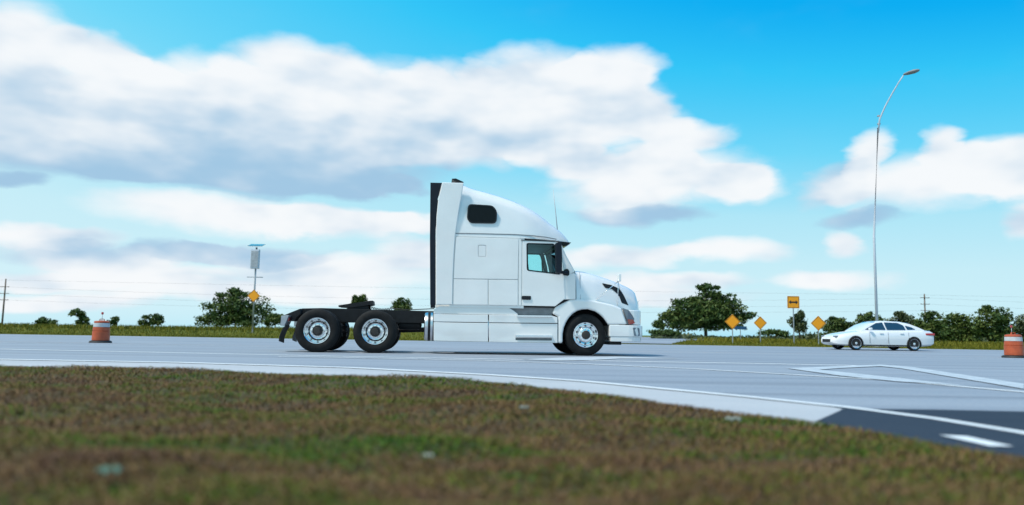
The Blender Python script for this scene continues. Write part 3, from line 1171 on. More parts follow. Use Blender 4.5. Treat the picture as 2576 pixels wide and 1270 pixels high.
prism('nose', plan(xn0, xn1 - .03, 1.06, .30), z816 + .004, z778, 'truck_white', truck, axis='z', bevel=.02)
gr = box('grille', xn1 - .035, xn1 + .012, CY - .46, CY + .46, z816 + .03, sp(1605, 745)[1] - .12, 'trim_black', truck, bevel=.01)
for i in range(7):
    zz_ = z816 + .07 + i * .085
    box('grille_bar', xn1 + .008, xn1 + .030, CY - .43, CY + .43, zz_, zz_ + .022, 'polished_aluminium', gr)
hl = [(1565.8, 775.6), (1579, 779.7), (1590, 793), (1600.2, 807), (1606, 814.6), (1579.5, 815.6), (1575, 802.4)]
for s in (0, 1):
    pl = L(hl, .12)
    n_ = len(pl)

    def hy(x):
        t = max(0, (x - pl[0][0]) / (pl[4][0] - pl[0][0]))
        return .035 + .22 * t ** 2
    sg = 1 if s == 0 else -1
    base = 0 if s == 0 else WID
    vf = [(x, base + sg * hy(x), z) for x, z in pl] + [(x - .02, base + sg * (hy(x) + .22), z) for x, z in pl]
    fc = [tuple(range(n_)), tuple(range(n_, 2 * n_))] + [(i, (i + 1) % n_, n_ + (i + 1) % n_, n_ + i) for i in range(n_)]
    h_ = mesh('headlight', vf, fc, 'lamp_clear', truck)
    pa = L([(1576, 803), (1592, 803.6), (1598, 812), (1590, 815.2), (1580, 815.4)], .12)
    n_ = len(pa)
    vf = [(x, base + sg * (hy(x) - .008), z) for x, z in pa] + [(x, base + sg * (hy(x) + .1), z) for x, z in pa]
    fc = [tuple(range(n_)), tuple(range(n_, 2 * n_))] + [(i, (i + 1) % n_, n_ + (i + 1) % n_, n_ + i) for i in range(n_)]
    mesh('turn_signal', vf, fc, 'lamp_amber', h_)

# --- fenders
arch = [(1530.0, 817), (1526, 810), (1517, 798), (1507, 789), (1497.4, 783.0), (1479.2, 777.6), (1464, 778.2), (1452, 782), (1441.4, 788.8), (1432, 798.5), (1424.7, 810), (1419, 824), (1416, 840), (1415.7, 863.2)]
fpoly = [(1397, 771.6), (1414, 763), (1434.6, 753), (1456.7, 752.2), (1488.4, 754.6), (1520, 760.8), (1545, 767), (1564, 775), (1573.5, 802), (1578, 816)] + arch + \
        [(1404, 863), (1404, 796), (1388.5, 788)]
both('fender', fpoly, .028, .44, 'truck_white', bevel=.045, seg=4)
al = L(arch, .04)
for s in (0, 1):
    y0, y1 = (.06, .62) if s == 0 else (WID - .62, WID - .06)
    cxa = sum(p[0] for p in al) / len(al)
    czb = min(p[1] for p in al)
    inn = [(x + (x - cxa) * -.012, z - .012) for x, z in al]
    vf = [(x, y0 + .004, z) for x, z in inn] + [(x, y1, z) for x, z in inn]
    n_ = len(inn)
    fc = [(i, i + 1, n_ + i + 1, n_ + i) for i in range(n_ - 1)]
    lin = mesh('wheel_well', vf, fc, 'chassis_black', truck)
    yb = y1 if s == 0 else y0
    prism('splash_guard', inn, *((y1, y1 + .01) if s == 0 else (y0 - .01, y0)), 'chassis_black', lin)

# --- bumper
xbm0 = sp(1533, 840)[0]
xbm1 = sp(1615.2, 840, .35)[0]
zb0, zb1 = sp(1560, 859.2)[1], sp(1560, 817.6)[1]
zlip = sp(1560, 847)[1]
bm_ = prism('bumper', plan(xbm0, xbm1, CY - .02, .42), zlip + .002, zb1, 'truck_white', truck, axis='z', bevel=.018, seg=3)
prism('bumper_lip', plan(xbm0 + .03, xbm1 - .03, CY - .03, .42), zb0, zlip, 'truck_white', bm_, axis='z', bevel=.012)
for s in (0, 1):
    fg = rounded(L([(1588, 824), (1607, 825), (1609, 845), (1592, 845)], .15), .03, 3)

    def by_(x):
        t = max(0, (x - (xbm1 - .42)) / .42)
        return .02 + .378 * (1 - math.sqrt(max(0, 1 - min(1, t) ** 2)))
    sg = 1 if s == 0 else -1
    base = 0 if s == 0 else WID
    n_ = len(fg)
    vf = [(x, base + sg * (by_(x) - .008), z) for x, z in fg] + [(x - .02, base + sg * (by_(x) + .08), z) for x, z in fg]
    fc = [tuple(range(n_)), tuple(range(n_, 2 * n_))] + [(i, (i + 1) % n_, n_ + (i + 1) % n_, n_ + i) for i in range(n_)]
    mesh('fog_lamp', vf, fc, 'lamp_clear', bm_)
box('front_spoiler', xbm0 + .05, xbm1 - .55, .25, WID - .25, zb0 - .08, zb0 + .02, 'trim_black', bm_)

# --- side skirts and steps
both('skirt_panel', [(1107, 769.6), (1276, 771.6), (1291, 780), (1303, 789.4), (1303, 792.4), (1090.5, 788.6), (1090.5, 779)], .05, .10, 'truck_white', bevel=.01)
both('skirt_panel', [(1090.5, 789.8), (1227.6, 791.6), (1227.6, 810.8), (1090.5, 808.6)], .022, .07, 'truck_white', bevel=.008)
both('skirt_panel', [(1090.5, 810.2), (1227.6, 812.4), (1227.6, 859.6), (1090.5, 857)], .022, .07, 'truck_white', bevel=.008)
both('skirt_panel', [(1230, 791.7), (1387, 793.4), (1402.4, 798), (1402.4, 812.6), (1230, 810.9)], .022, .07, 'truck_white', bevel=.008)
both('skirt_panel', [(1230, 812.5), (1402.4, 814.4), (1402.4, 862.4), (1230, 859.7)], .022, .07, 'truck_white', bevel=.008,
     holes=[[(1297, 849.5), (1388, 850.3), (1388, 856.4), (1297, 855.6)]])
both('cab_step', [(1299, 792.6), (1388, 793.6), (1388, 797.4), (1299, 796.6)], -.035, .10, 'polished_aluminium', bevel=.006)
both('cab_step', [(1296, 842.2), (1388, 843.2), (1388, 848.4), (1296, 847.4)], -.030, .10, 'polished_aluminium', bevel=.006)
both('step_recess', [(1296, 848), (1390, 849), (1390, 858), (1296, 857)], .075, .085, 'grey_plastic')
both('sill_gap', [(1270, 771), (1410, 773), (1392, 789), (1386, 794), (1270, 792)], .12, .14, 'grey_plastic')
box('cab_underside', sp(1120, 790)[0], sp(1404, 790)[0], .20, WID - .20, sp(1200, 845)[1], zc0 - .055, 'chassis_black', truck)
box('cab_mount', sp(1108, 790)[0], sp(1440, 790)[0], .16, WID - .16, zc0 - .12, zc0 - .06, 'chassis_black', truck)

# --- fuel tanks
for s in (0, 1):
    ta, tb = sp(1066.5, 820, .42), sp(1290, 820, .42)
    zc_ = sp(1075, 821, .42)[1]
    yc = .42 if s == 0 else WID - .42
    rt = .335
    ft = lathe('fuel_tank', [(.02, ta[0]), (rt - .05, ta[0] + .004), (rt - .012, ta[0] + .02), (rt, ta[0] + .06), (rt, tb[0])], 'tank_metal', truck, (0, yc, zc_), 36, axis='x')
    for k in (1076, 1088):
        q = sp(k, 820, .42)[0]
        lathe('tank_strap', [(rt + .004, q), (rt + .010, q + .01), (rt + .010, q + .05), (rt + .004, q + .06)], 'trim_black', ft, (0, 0, 0), 36, axis='x')

# --- chassis
rail = [(722, 795), (741, 783), (760, 775.6), (808, 774.6), (1090, 782.5), (1330, 786), (1330, 812), (1064, 812.6), (860, 810), (728, 807)]
both('frame_rail', rail, .76, .86, 'chassis_black', bevel=.008, off=.76)
for px in (735, 800, 870, 950, 1040, 1110):
    q = sp(px, 795, .9)
    box('cross_member', q[0] - .06, q[0] + .06, .862, WID - .862, q[1] - .12, q[1] + .04, 'chassis_black', truck)
both('rear_plate', [(716, 793), (740, 783), (757, 776.5), (757, 790), (735, 806), (724, 806)], .40, .74, 'chassis_black', off=.5)
q0, q1 = sp(1000, 816, .9), sp(1060, 816, .9)
for yy in (.95, WID - .95):
    lathe('air_tank', [(.02, q0[0]), (.11, q0[0] + .03), (.12, q0[0] + .07), (.12, q1[0] - .07), (.11, q1[0] - .03), (.02, q1[0])], 'chassis_black', truck, (0, yy, q0[1]), 20, axis='x')
# fifth wheel: a tilted horseshoe plate
pc = sp(894, 772, .8)
pw = .46
outl = [(-.40, -.42), (-.10, -pw), (.36, -pw), (.42, -.30), (.42, .30), (.36, pw), (-.10, pw), (-.40, .42), (-.42, .20), (-.12, .06), (-.04, 0), (-.12, -.06), (-.42, -.20)]
tilt = R(9.5)
vf = []
for dz in (0, .075):
    for (u, yv) in outl:
        taper = 1.0 if u > -.2 else .35
        h = .10 + (-.10 * taper if dz == 0 else 0)
        vf.append((pc[0] + u * math.cos(tilt) - h * math.sin(tilt), CY + yv, pc[1] + .0 + u * math.sin(tilt) + h * math.cos(tilt)))
n_ = len(outl)
fw_ = mesh('fifth_wheel', vf, [tuple(range(n_)), tuple(range(n_, 2 * n_))] + [(i, (i + 1) % n_, n_ + (i + 1) % n_, n_ + i) for i in range(n_)], 'chassis_black', truck)
for yy in (CY - .42, CY + .34):
    prism('pivot_bracket', [(pc[0] - .30, pc[1] - .10), (pc[0] + .34, pc[1] - .10), (pc[0] + .28, pc[1] + .07), (pc[0] - .12, pc[1] + .02)], yy, yy + .08, 'chassis_black', fw_)
box('slider_plate', pc[0] - .55, pc[0] + .75, .80, WID - .80, pc[1] - .14, pc[1] - .095, 'chassis_black', fw_)
# coiled air lines and hoses ahead of the plate
hp0, hp1 = sp(925, 770, 1.0), sp(986, 776, 1.0)
pts = []
for i in range(60):
    t = i / 59
    pts.append((hp0[0] + (hp1[0] - hp0[0]) * t, 1.0 + .03 * math.sin(i * 1.6), hp0[1] + (hp1[1] - hp0[1]) * t + .03 * math.cos(i * 1.6) - .05 * math.sin(math.pi * t)))
tube('air_line', pts, .008, 'rubber_black', truck, 5)
hb = sp(1085, 740, 1.1)
tube('air_line', [(hp1[0], 1.05, hp1[1]), (hp1[0] + .4, 1.08, hp1[1] - .02), (sp(1092, 776, 1.0)[0], 1.1, hp1[1] + .02)], .012, 'rubber_black', truck, 6)

# --- wheels
RT = .505


def tyre_profile(w_):
    h = w_ / 2
    return [(.292, -h + .03), (.33, -h + .008), (.40, -h), (.455, -h + .012), (.488, -h + .035), (.503, -h + .06), (.505, -h + .075),
            (.505, -.062), (.497, -.056), (.497, -.046), (.505, -.040), (.505, .040), (.497, .046), (.497, .056), (.505, .062),
            (.505, h - .075), (.503, h - .06), (.488, h - .035), (.455, h - .012), (.40, h), (.33, h - .008), (.292, h - .03)]


def rim_profile(kind):
    if kind == 'front':            # disc stands out towards the viewer
        return [(.300, -.105), (.306, -.118), (.300, -.126), (.288, -.120), (.270, -.085), (.255, -.070), (.235, -.075), (.20, -.115), (.175, -.150), (.165, -.158), (.115, -.160), (.105, -.165), (.10, -.15)]
    return [(.300, -.105), (.306, -.118), (.300, -.126), (.288, -.120), (.274, -.085), (.268, .0), (.262, .060), (.245, .078), (.20, .045), (.175, .030), (.165, .026), (.125, .026), (.118, .02), (.10, .03)]


def hub_profile(kind):
    if kind == 'front':
        return [(.105, -.150), (.103, -.195), (.092, -.212), (.060, -.222), (.0005, -.224)]
    return [(.120, .03), (.116, -.05), (.108, -.060), (.085, -.065), (.078, -.120), (.070, -.132), (.0005, -.134)]


TY_FRONT = lathe_data(tyre_profile(.275), 56)
TY_REAR = lathe_data(tyre_profile(.275), 56)


def make_wheel(px, py, off, kind, near):
    """off: lateral centre of the tyre"""
    lx = sp(px, py, 0)[0]
    flip = 1 if near else -1
    rim = lathe('wheel', rim_profile(kind), 'polished_aluminium', truck, (lx, off, RT - .006), 48)
    if not near:
        rim.rotation_euler = (0, 0, math.pi)
    v_t, f_t = TY_FRONT
    ty = mesh('tyre', v_t, f_t, 'tyre', rim, smooth=True)
    hb_ = lathe('hub_cap', hub_profile(kind), 'hub_dark', rim, n=28)
    vv, ff_ = [], []
    rr_ = .142
    yb_ = -.160 if kind == 'front' else .026
    for i in range(10):
        a = 2 * math.pi * i / 10 + .1
        cx0, cz0 = rr_ * math.cos(a), rr_ * math.sin(a)
        st = len(vv)
        for k in range(6):
            b = k * math.pi / 3
            vv.append((cx0 + .018 * math.cos(b), yb_ + .002, cz0 + .018 * math.sin(b)))
            vv.append((cx0 + .015 * math.cos(b), yb_ - .042, cz0 + .015 * math.sin(b)))
        for k in range(6):
            k2 = (k + 1) % 6
            ff_.append((st + 2 * k, st + 2 * k2, st + 2 * k2 + 1, st + 2 * k + 1))
        ff_.append(tuple(st + 2 * k + 1 for k in range(6)))
    ln_ = mesh('lug_nuts', vv, ff_, 'polished_aluminium' if kind == 'front' else 'tank_metal', rim)
    tag(ln_, kind='stuff')
    # hand holes as flat dark patches, the shade inside them put into the colour
    vv, ff_ = [], []
    for i in range(10):
        a = 2 * math.pi * (i + .5) / 10
        er, et = Vector((math.cos(a), 0, math.sin(a))), Vector((-math.sin(a), 0, math.cos(a)))
        r_c = .2175
        yy0, yy1 = (-.115, -.075) if kind == 'front' else (.045, .0615)
        r0_, r1_ = (.20, .235) if kind == 'front' else (.20, .2225)
        sl_ = (yy1 - yy0) / (r1_ - r0_)
        st = len(vv)
        for k in range(12):
            b = 2 * math.pi * k / 12
            du, dt = .021 * math.cos(b), .028 * math.sin(b)
            p = er * (r_c + du) + et * dt
            rr2 = math.hypot(p.x, p.z)
            vv.append((p.x, yy0 + (rr2 - r0_) * sl_ - .0035, p.z))
        ff_.append(tuple(range(st, st + 12)))
    hh_ = mesh('hand_hole_shade', vv, ff_, 'hole_shade_grey', rim)
    tag(hh_, kind='stuff')
    return rim


ZW = {}
for near in (True, False):
    o1 = .15 if near else WID - .15
    o2 = .49 if near else WID - .49
    of = .19 if near else WID - .19
    make_wheel(1473.9, 845, of, 'front', near)
    for (wx, wy) in ((796.5, 829), (942.5, 832)):
        make_wheel(wx, wy, o1, 'rear', near)
        make_wheel(wx, wy, o2, 'rear', near)
for (wx, wy) in ((796.5, 829), (942.5, 832)):
    lx = sp(wx, wy, 0)[0]
    ax = lathe('axle', [(.07, .2), (.09, .6), (.10, CY - .35), (.20, CY - .2), (.24, CY), (.20, CY + .2), (.10, CY + .35), (.09, WID - .6), (.07, WID - .2)], 'chassis_black', truck, (lx, 0, RT), 20)
    for yy in (.72, WID - .72):
        lathe('air_spring', [(.10, .0), (.14, .04), (.12, .10), (.14, .16), (.10, .22)], 'rubber_black', truck, (lx + .38, yy, RT - .04), 20, axis='z')
        box('suspension_arm', lx - .45, lx + .50, yy - .05, yy + .05, RT - .14, RT - .05, 'chassis_black', truck)
        tube('shock_absorber', [(lx + .25, yy - .08, RT - .05), (lx + .12, yy - .08, RT + .42)], .035, 'chassis_black', truck)
lxf = sp(1473.9, 845, 0)[0]
box('front_axle', lxf - .06, lxf + .06, .3, WID - .3, RT - .12, RT, 'chassis_black', truck)
box('engine_block', lxf - .9, lxf + .5, CY - .38, CY + .38, .42, 1.25, 'chassis_black', truck)
box('gearbox', lxf - 2.4, lxf - .9, CY - .25, CY + .25, .42, .85, 'chassis_black', truck)
tube('drive_shaft', [(lxf - 2.4, CY, .62), (sp(942, 832)[0], CY, .52)], .06, 'chassis_black', truck)
# mud flaps, lamp bar and tail lamps
for s in (0, 1):
    y0 = .06 if s == 0 else WID - .66
    a0, a1 = sp(711, 818), sp(709, 858)
    vf = []
    for t in np.linspace(0, 1, 7):
        xo = a0[0] + .04 - .10 * t - .05 * math.sin(t * 2.6)
        zo = a0[1] + (a1[1] - a0[1]) * t
        vf += [(xo, y0, zo), (xo, y0 + .60, zo - .05 * t), (xo + .012, y0 + .60, zo - .05 * t), (xo + .012, y0, zo)]
    ff_ = []
    for i in range(6):
        for k in range(4):
            k2 = (k + 1) % 4
            ff_.append((i * 4 + k, i * 4 + k2, i * 4 + 4 + k2, i * 4 + 4 + k))
    ff_ += [(0, 1, 2, 3), (24, 25, 26, 27)]
    mf = mesh('mud_flap', vf, ff_, 'rubber_black', truck)
    prism('flap_bracket', L([(708, 794), (727, 793), (722, 806), (716, 819), (706, 819)], .1), y0, y0 + .60, 'galvanised', mf, bevel=.006)
    b0 = sp(728, 803, .4)
    tl_ = box('tail_lamp', b0[0] - .10, b0[0] + .03, y0 + .12, y0 + .34, b0[1] - .05, b0[1] + .06, 'lamp_red', truck, bevel=.015)
# antenna on the roof
a0, a1 = sp(1403, 586, .35), sp(1391, 477, .35)
tube('antenna', [(a0[0], .35, a0[1] - .05), ((a0[0] + a1[0]) / 2, .35, (a0[1] + a1[1]) / 2), (a1[0], .35, a1[1])], [.014, .010, .006], 'drum_white', truck, 6)
for px in (1378, 1392):
    q = sp(px, 560, .5)
    mk = sp(px, 562 if px < 1385 else 573, .35)
    box('marker_lamp', mk[0] - .04, mk[0] + .04, .48, .56, mk[1] - .02, mk[1] + .05, 'lamp_amber', truck, bevel=.012)


# ------------------------------------------------------------------ white car on the far lane
def build_car(px, D, label):
    o = at(px, 870, D)
    car = empty('sedan_car', (o.x, o.y, road_z(D)), R(180 + 4))
    tag(car, label, 'car')
    # the car's own frame: x forward, y to its left; 5.1 m long
    LEN, HW = 5.1, .93
    xs_ = [-2.55, -2.50, -2.35, -1.9, -1.3, -.6, 0, .7, 1.1, 1.6, 2.0, 2.35, 2.50, 2.56]
    belt = [.80, .92, .98, 1.00, .985, .965, .95, .935, .92, .86, .79, .70, .60, .50]
    wide = [.72, .82, .88, .92, .93, .93, .93, .93, .925, .91, .88, .80, .68, .55]
    low = [.42, .32, .26, .22, .20, .20, .20, .20, .20, .20, .22, .25, .30, .36]
    secs = []
    for x, b, ww_, lo in zip(xs_, belt, wide, low):
        h = b - lo
        half = [(ww_ - .12, lo), (ww_ - .02, lo + .10 * h), (ww_, lo + .40 * h), (ww_ + .005, lo + .62 * h), (ww_ - .03, lo + .82 * h),
                (ww_ - .07, lo + .93 * h), (ww_ - .16, b), (ww_ * .45, b + .025), (.02, b + .03)]
        secs.append([(x, a, z) for a, z in half] + [(x, -a, z) for a, z in half[::-1]])
    body = loft('body', secs, 'car_white', car, sharp=30)
    # greenhouse
    gx = [-2.05, -1.75, -1.35, -.9, -.2, .25, .75, 1.18]
    gz = [1.02, 1.17, 1.335, 1.415, 1.445, 1.42, 1.25, .95]
    secs = []
    for x, zt in zip(gx, gz):
        zb = interp(xs_, belt, x) - .02
        zt = max(zt, zb + .02)
        t = (zt - zb) / .48
        tw = .80 - .17 * t
        half = [(.80, zb), (.80 - .10 * t, zb + (zt - zb) * .6), (tw, zt - .03 * t), (tw - .10, zt), (.02, zt + .015 * t)]
        secs.append([(x, a, z) for a, z in half] + [(x, -a, z) for a, z in half[::-1]])
    cabin = loft('cabin', secs, 'car_white', car, sharp=50)

    def hy(x, z):
        zt, zb = interp(gx, gz, x), interp(xs_, belt, x) - .02
        t = max(.01, (zt - zb)) / .48
        u = max(0, min(1, (z - zb) / max(.01, zt - zb)))
        return .80 - .10 * t * min(1, u / .6) - (.07 * t) * max(0, (u - .6) / .4)
    for s in (1, -1):
        for poly in ([(.98, 1.0), (.35, 1.335), (.02, 1.375), (-.08, .995)], [(-.14, .995), (-.06, 1.375), (-.75, 1.36), (-1.02, 1.24), (-1.10, 1.01)],
                     [(-1.17, 1.02), (-1.10, 1.235), (-1.42, 1.15), (-1.60, 1.04)]):
            pl = rounded(poly, .04, 3)
            vf = [(x, s * (hy(x, z) + .008), z) for x, z in pl] + [(x, s * (hy(x, z) - .03), z) for x, z in pl]
            n_ = len(pl)
            mesh('side_window', vf, [tuple(range(n_)), tuple(range(n_, 2 * n_))] + [(i, (i + 1) % n_, n_ + (i + 1) % n_, n_ + i) for i in range(n_)], 'car_glass', cabin)
        mi = box('wing_mirror', .72, .86, s * .86 - .09 + (.09 if s > 0 else -.09), s * .86 + .09 + (.09 if s > 0 else -.09), .98, 1.10, 'car_white', car, bevel=.03)
        hd = box('headlight', 2.28, 2.47, s * .62 - .14, s * .62 + .14, .60, .69, 'lamp_clear', body, bevel=.03)
        box('tail_light', -2.51, -2.05, s * .80 - .11, s * .80 + .105, .76, .87, 'lamp_red', body, bevel=.02)
        for hx_ in (.12, -.92):
            box('door_handle', hx_, hx_ + .2, s * .925 - .02, s * .925 + .02, .82, .85, 'car_white', body, bevel=.008)
        for dx in (.82, -.12, -1.16):
            pts = [(dx, s * .934, .34), (dx, s * .938, .62), (dx, s * .91, .9)]
            tube('door_gap', pts, .006, 'dark_gap', body, 4)
        box('sill_trim', -1.25, 1.30, s * .915 - .02, s * .915 + .02, .22, .27, 'trim_black', body, bevel=.01)
    # front and rear glass follow the roof slope
    for nm, (xa, za, xb_, zb_) in (('windscreen', (1.10, .985, .34, 1.395)), ('rear_window', (-1.28, 1.362, -1.86, 1.115))):
        nx, nz = (zb_ - za), -(xb_ - xa)
        ln = math.hypot(nx, nz); nx, nz = nx / ln * .012, nz / ln * .012
        if nz < 0: nx, nz = -nx, -nz
        vf = [(xa + nx, -.66, za + nz), (xa + nx, .66, za + nz), (xb_ + nx, .54, zb_ + nz), (xb_ + nx, -.54, zb_ + nz),
              (xa - nx, -.66, za - nz), (xa - nx, .66, za - nz), (xb_ - nx, .54, zb_ - nz), (xb_ - nx, -.54, zb_ - nz)]
        mesh(nm, vf, [(0, 1, 2, 3), (4, 5, 6, 7), (0, 1, 5, 4), (1, 2, 6, 5), (2, 3, 7, 6), (3, 0, 4, 7)], 'car_glass', cabin)
    box('grille', 2.44, 2.57, -.42, .42, .36, .52, 'trim_black', body, bevel=.02)
    box('number_plate', -2.575, -2.545, -.26, .26, .62, .74, 'drum_white', body, bevel=.008)
    box('rear_bumper_trim', -2.53, -2.40, -.70, .70, .30, .40, 'trim_black', body, bevel=.03)
    box('roof_rail', -1.20, .20, -.60, -.575, 1.425, 1.447, 'trim_black', cabin, bevel=.008)
    for x in (1.52, -1.42):
        for s in (1, -1):
            # dark arch and the wheel in it
            a_ = [(x + .37 * math.cos(t), .33 + .37 * math.sin(t)) for t in np.linspace(-.35, math.pi + .35, 20)]
            y0, y1 = sorted((s * .935, s * .60))
            prism('wheel_arch', a_, y0, y1, 'dark_gap', body)
            wl_ = lathe('wheel', [(.245, -.085), (.252, -.097), (.235, -.092), (.22, -.06), (.13, -.072), (.06, -.08), (.0005, -.085)], 'polished_aluminium', car, (x, s * .855, .335), 24)
            if s > 0:
                wl_.rotation_euler = (0, 0, math.pi)
            lathe('tyre', [(.245, -.10), (.30, -.105), (.328, -.08), (.333, 0), (.328, .08), (.30, .105), (.245, .10)], 'tyre', wl_, n=28)
            sp5 = []
            fs5 = []
            for k in range(5):
                a0_ = 2 * math.pi * k / 5
                for sgn in (-.16, .16):
                    for r_ in (.05, .20):
                        sp5.append((r_ * math.cos(a0_ + sgn * .06 / r_), -.0815, r_ * math.sin(a0_ + sgn * .06 / r_)))
                b_ = 4 * k
                fs5.append((b_, b_ + 1, b_ + 3, b_ + 2))
    return car


build_car(2203, 38.5, 'white sedan car driving the other way on the far lane')


# ------------------------------------------------------------------ traffic drums
def drum(px, D, label):
    o = at(px, 870, D)
    t = empty('traffic_drum', (o.x, o.y, road_z(D)), R(random.uniform(0, 90)))
    tag(t, label, 'traffic drum', 'orange traffic drums standing on the road')
    lathe('base', [(.02, .0), (.37, .0), (.38, .02), (.36, .07), (.31, .085), (.02, .085)], 'rubber_black', t, n=36, axis='z')
    rings = [(.075, .30, 'drum_orange', 'barrel'), ]
    # stepped barrel: each band is its own ring
    zz0 = .086
    bands = [(.34, 'drum_orange'), (.14, 'drum_orange'), (.15, 'drum_white'), (.07, 'drum_orange')]
    r_ = .295
    b0 = None
    for i, (h, mt) in enumerate(bands):
        prof = [(r_ - .02, zz0), (r_, zz0 + .012), (r_ - .006, zz0 + h - .012), (r_ - .025, zz0 + h)]
        if i == len(bands) - 1:
            prof += [(r_ - .09, zz0 + h + .012), (.02, zz0 + h + .014)]
        lathe('band', prof, mt, t, n=36, axis='z')
        zz0 += h
        r_ -= .012
    hd = prism('handle', [(-.10, zz0 + .01), (.10, zz0 + .01), (.07, zz0 + .085), (-.07, zz0 + .085)], -.02, .02, 'drum_orange', t,
               [[(-.065, zz0 + .025), (.065, zz0 + .025), (.05, zz0 + .065), (-.05, zz0 + .065)]])
    tube('lamp_stem', [(0, .05, zz0 + .0), (0, .05, zz0 + .24)], .010, 'galvanised', t)
    box('warning_lamp', -.04, .04, .03, .07, zz0 + .24, zz0 + .33, 'lamp_red', t, bevel=.02)
    return t


drum(252, 28.0, 'orange and white traffic drum at the left, behind the truck')
drum(2549, 26.5, 'orange and white traffic drum cut off by the right edge of the picture')


# ------------------------------------------------------------------ signs
def post_sign(px, py, D, half, label, kind='diamond', posts=1):
    base = at(px, 860, D)
    gz_ = hill(base.x, base.y) - .03
    c = at(px, py, D)
    t = empty('road_sign', (c.x, c.y, gz_), R(random.uniform(-6, 6)))
    tag(t, label, 'road sign', 'yellow road signs beyond the far edge of the road')
    zc = c.z - gz_
    box('post', -.030, .030, .012, .06, 0, zc + half * .6, 'galvanised', t, bevel=.005)
    if kind == 'diamond':
        pl = rounded([(0, zc - half), (half, zc), (0, zc + half), (-half, zc)], .05, 4)
    else:
        pl = rounded([(-half, zc - half), (half, zc - half), (half, zc + half), (-half, zc + half)], .04, 4)
    pn = prism('sign_panel', pl, -.002, .010, 'sign_yellow', t)
    inn = [(x * .93, zc + (z - zc) * .93) for x, z in pl]
    in2 = [(x * .87, zc + (z - zc) * .87) for x, z in pl]
    prism('border', inn, -.006, -.003, 'sign_black', pn, [in2])
    if kind == 'arrow':
        h = half
        ar = [(-.78 * h, zc), (-.40 * h, zc + .34 * h), (-.40 * h, zc + .13 * h), (.40 * h, zc + .13 * h), (.40 * h, zc + .34 * h), (.78 * h, zc),
              (.40 * h, zc - .34 * h), (.40 * h, zc - .13 * h), (-.40 * h, zc - .13 * h), (-.40 * h, zc - .34 * h)]
        prism('arrow', ar, -.006, -.003, 'sign_black', pn)
    for dz in (-.55, .55):
        lathe('bolt', [(.014, -.012), (.012, -.016), (.0005, -.017)], 'galvanised', pn, (0, 0, zc + dz * half), 8)
    return t


post_sign(1995, 760, 48, .38, 'tall yellow square sign with black double arrow, highest of the yellow signs', 'arrow')
post_sign(1842, 809, 47.5, .47, 'yellow diamond sign on a short post, nearest to the truck')
post_sign(1912, 812, 49.5, .43, 'yellow diamond sign on a short post, middle of the three diamonds')
post_sign(2058, 813, 47.5, .47, 'yellow diamond sign on a short post, closest to the white car')
# small blue street name sign between the diamonds
c = at(1862, 829.5, 52)
t = empty('street_sign', (c.x, c.y, hill(c.x, c.y)), R(8))
tag(t, 'small blue street name sign low between the yellow diamonds', 'street sign')
box('post', -.02, .02, -.02, .02, 0, c.z - .02, 'galvanised', t)
box('name_plate', -.42, .42, -.026, -.022, c.z - .13, c.z + .08, 'sign_blue', t)

# beacon pole with solar panel, cabinet and yellow sign, left of the truck
D_ = 48.0
b_ = at(634, 848, D_)
g0 = hill(b_.x, D_) - .03
bp = empty('beacon_pole', (b_.x, b_.y, g0))
tag(bp, 'tall grey flashing beacon pole with yellow sign in front of the dense tree', 'sign pole')


def zat(px, py, D):
    return at(px, py, D).z - g0


tube('pole', [(0, 0, 0), (0, 0, zat(634, 622, D_))], .055, 'galvanised', bp, 12)
zz_ = zat(634, 617, D_)
vf = [(-.45, -.35, zz_ - .06), (.45, -.35, zz_ - .06), (.45, .30, zz_ + .12), (-.45, .30, zz_ + .12)]
mesh('solar_panel', vf + [(x, y, z - .03) for x, y, z in vf], [(0, 1, 2, 3), (4, 5, 6, 7), (0, 1, 5, 4), (1, 2, 6, 5), (2, 3, 7, 6), (3, 0, 4, 7)], 'solar_blue', bp)
cbx = box('cabinet', -.26, .26, -.30, -.06, zat(634, 676, D_), zat(634, 628, D_), 'pole_grey', bp, bevel=.02)
box('cabinet_door', -.22, .22, -.312, -.30, zat(634, 673, D_), zat(634, 632, D_), 'galvanised', cbx, bevel=.01)
box('bracket', -.5, .5, -.05, -.02, zat(634, 698, D_), zat(634, 696, D_), 'galvanised', bp)
h_ = .40
zc = zat(634, 744, D_)
pl = rounded([(0, zc - h_), (h_, zc), (0, zc + h_), (-h_, zc)], .05, 4)
sgp = prism('warning_sign', pl, -.09, -.078, 'sign_yellow', bp)
prism('border', [(x * .93, zc + (z - zc) * .93) for x, z in pl], -.094, -.091, 'sign_black', sgp, [[(x * .87, zc + (z - zc) * .87) for x, z in pl]])
box('base_plate', -.16, .16, -.16, .16, 0, .05, 'galvanised', bp)

# street lamp at the right
D_ = 45.0
b_ = at(2207, 866, D_)
g0 = 0
lp = empty('street_lamp', (b_.x, b_.y, hill(b_.x, b_.y) - .02))
tag(lp, 'tall grey street lamp with raised arm standing behind the white car', 'street lamp')


def loc(px, py, D):
    p = at(px, py, D)
    return (p.x - b_.x, p.y - b_.y, p.z)


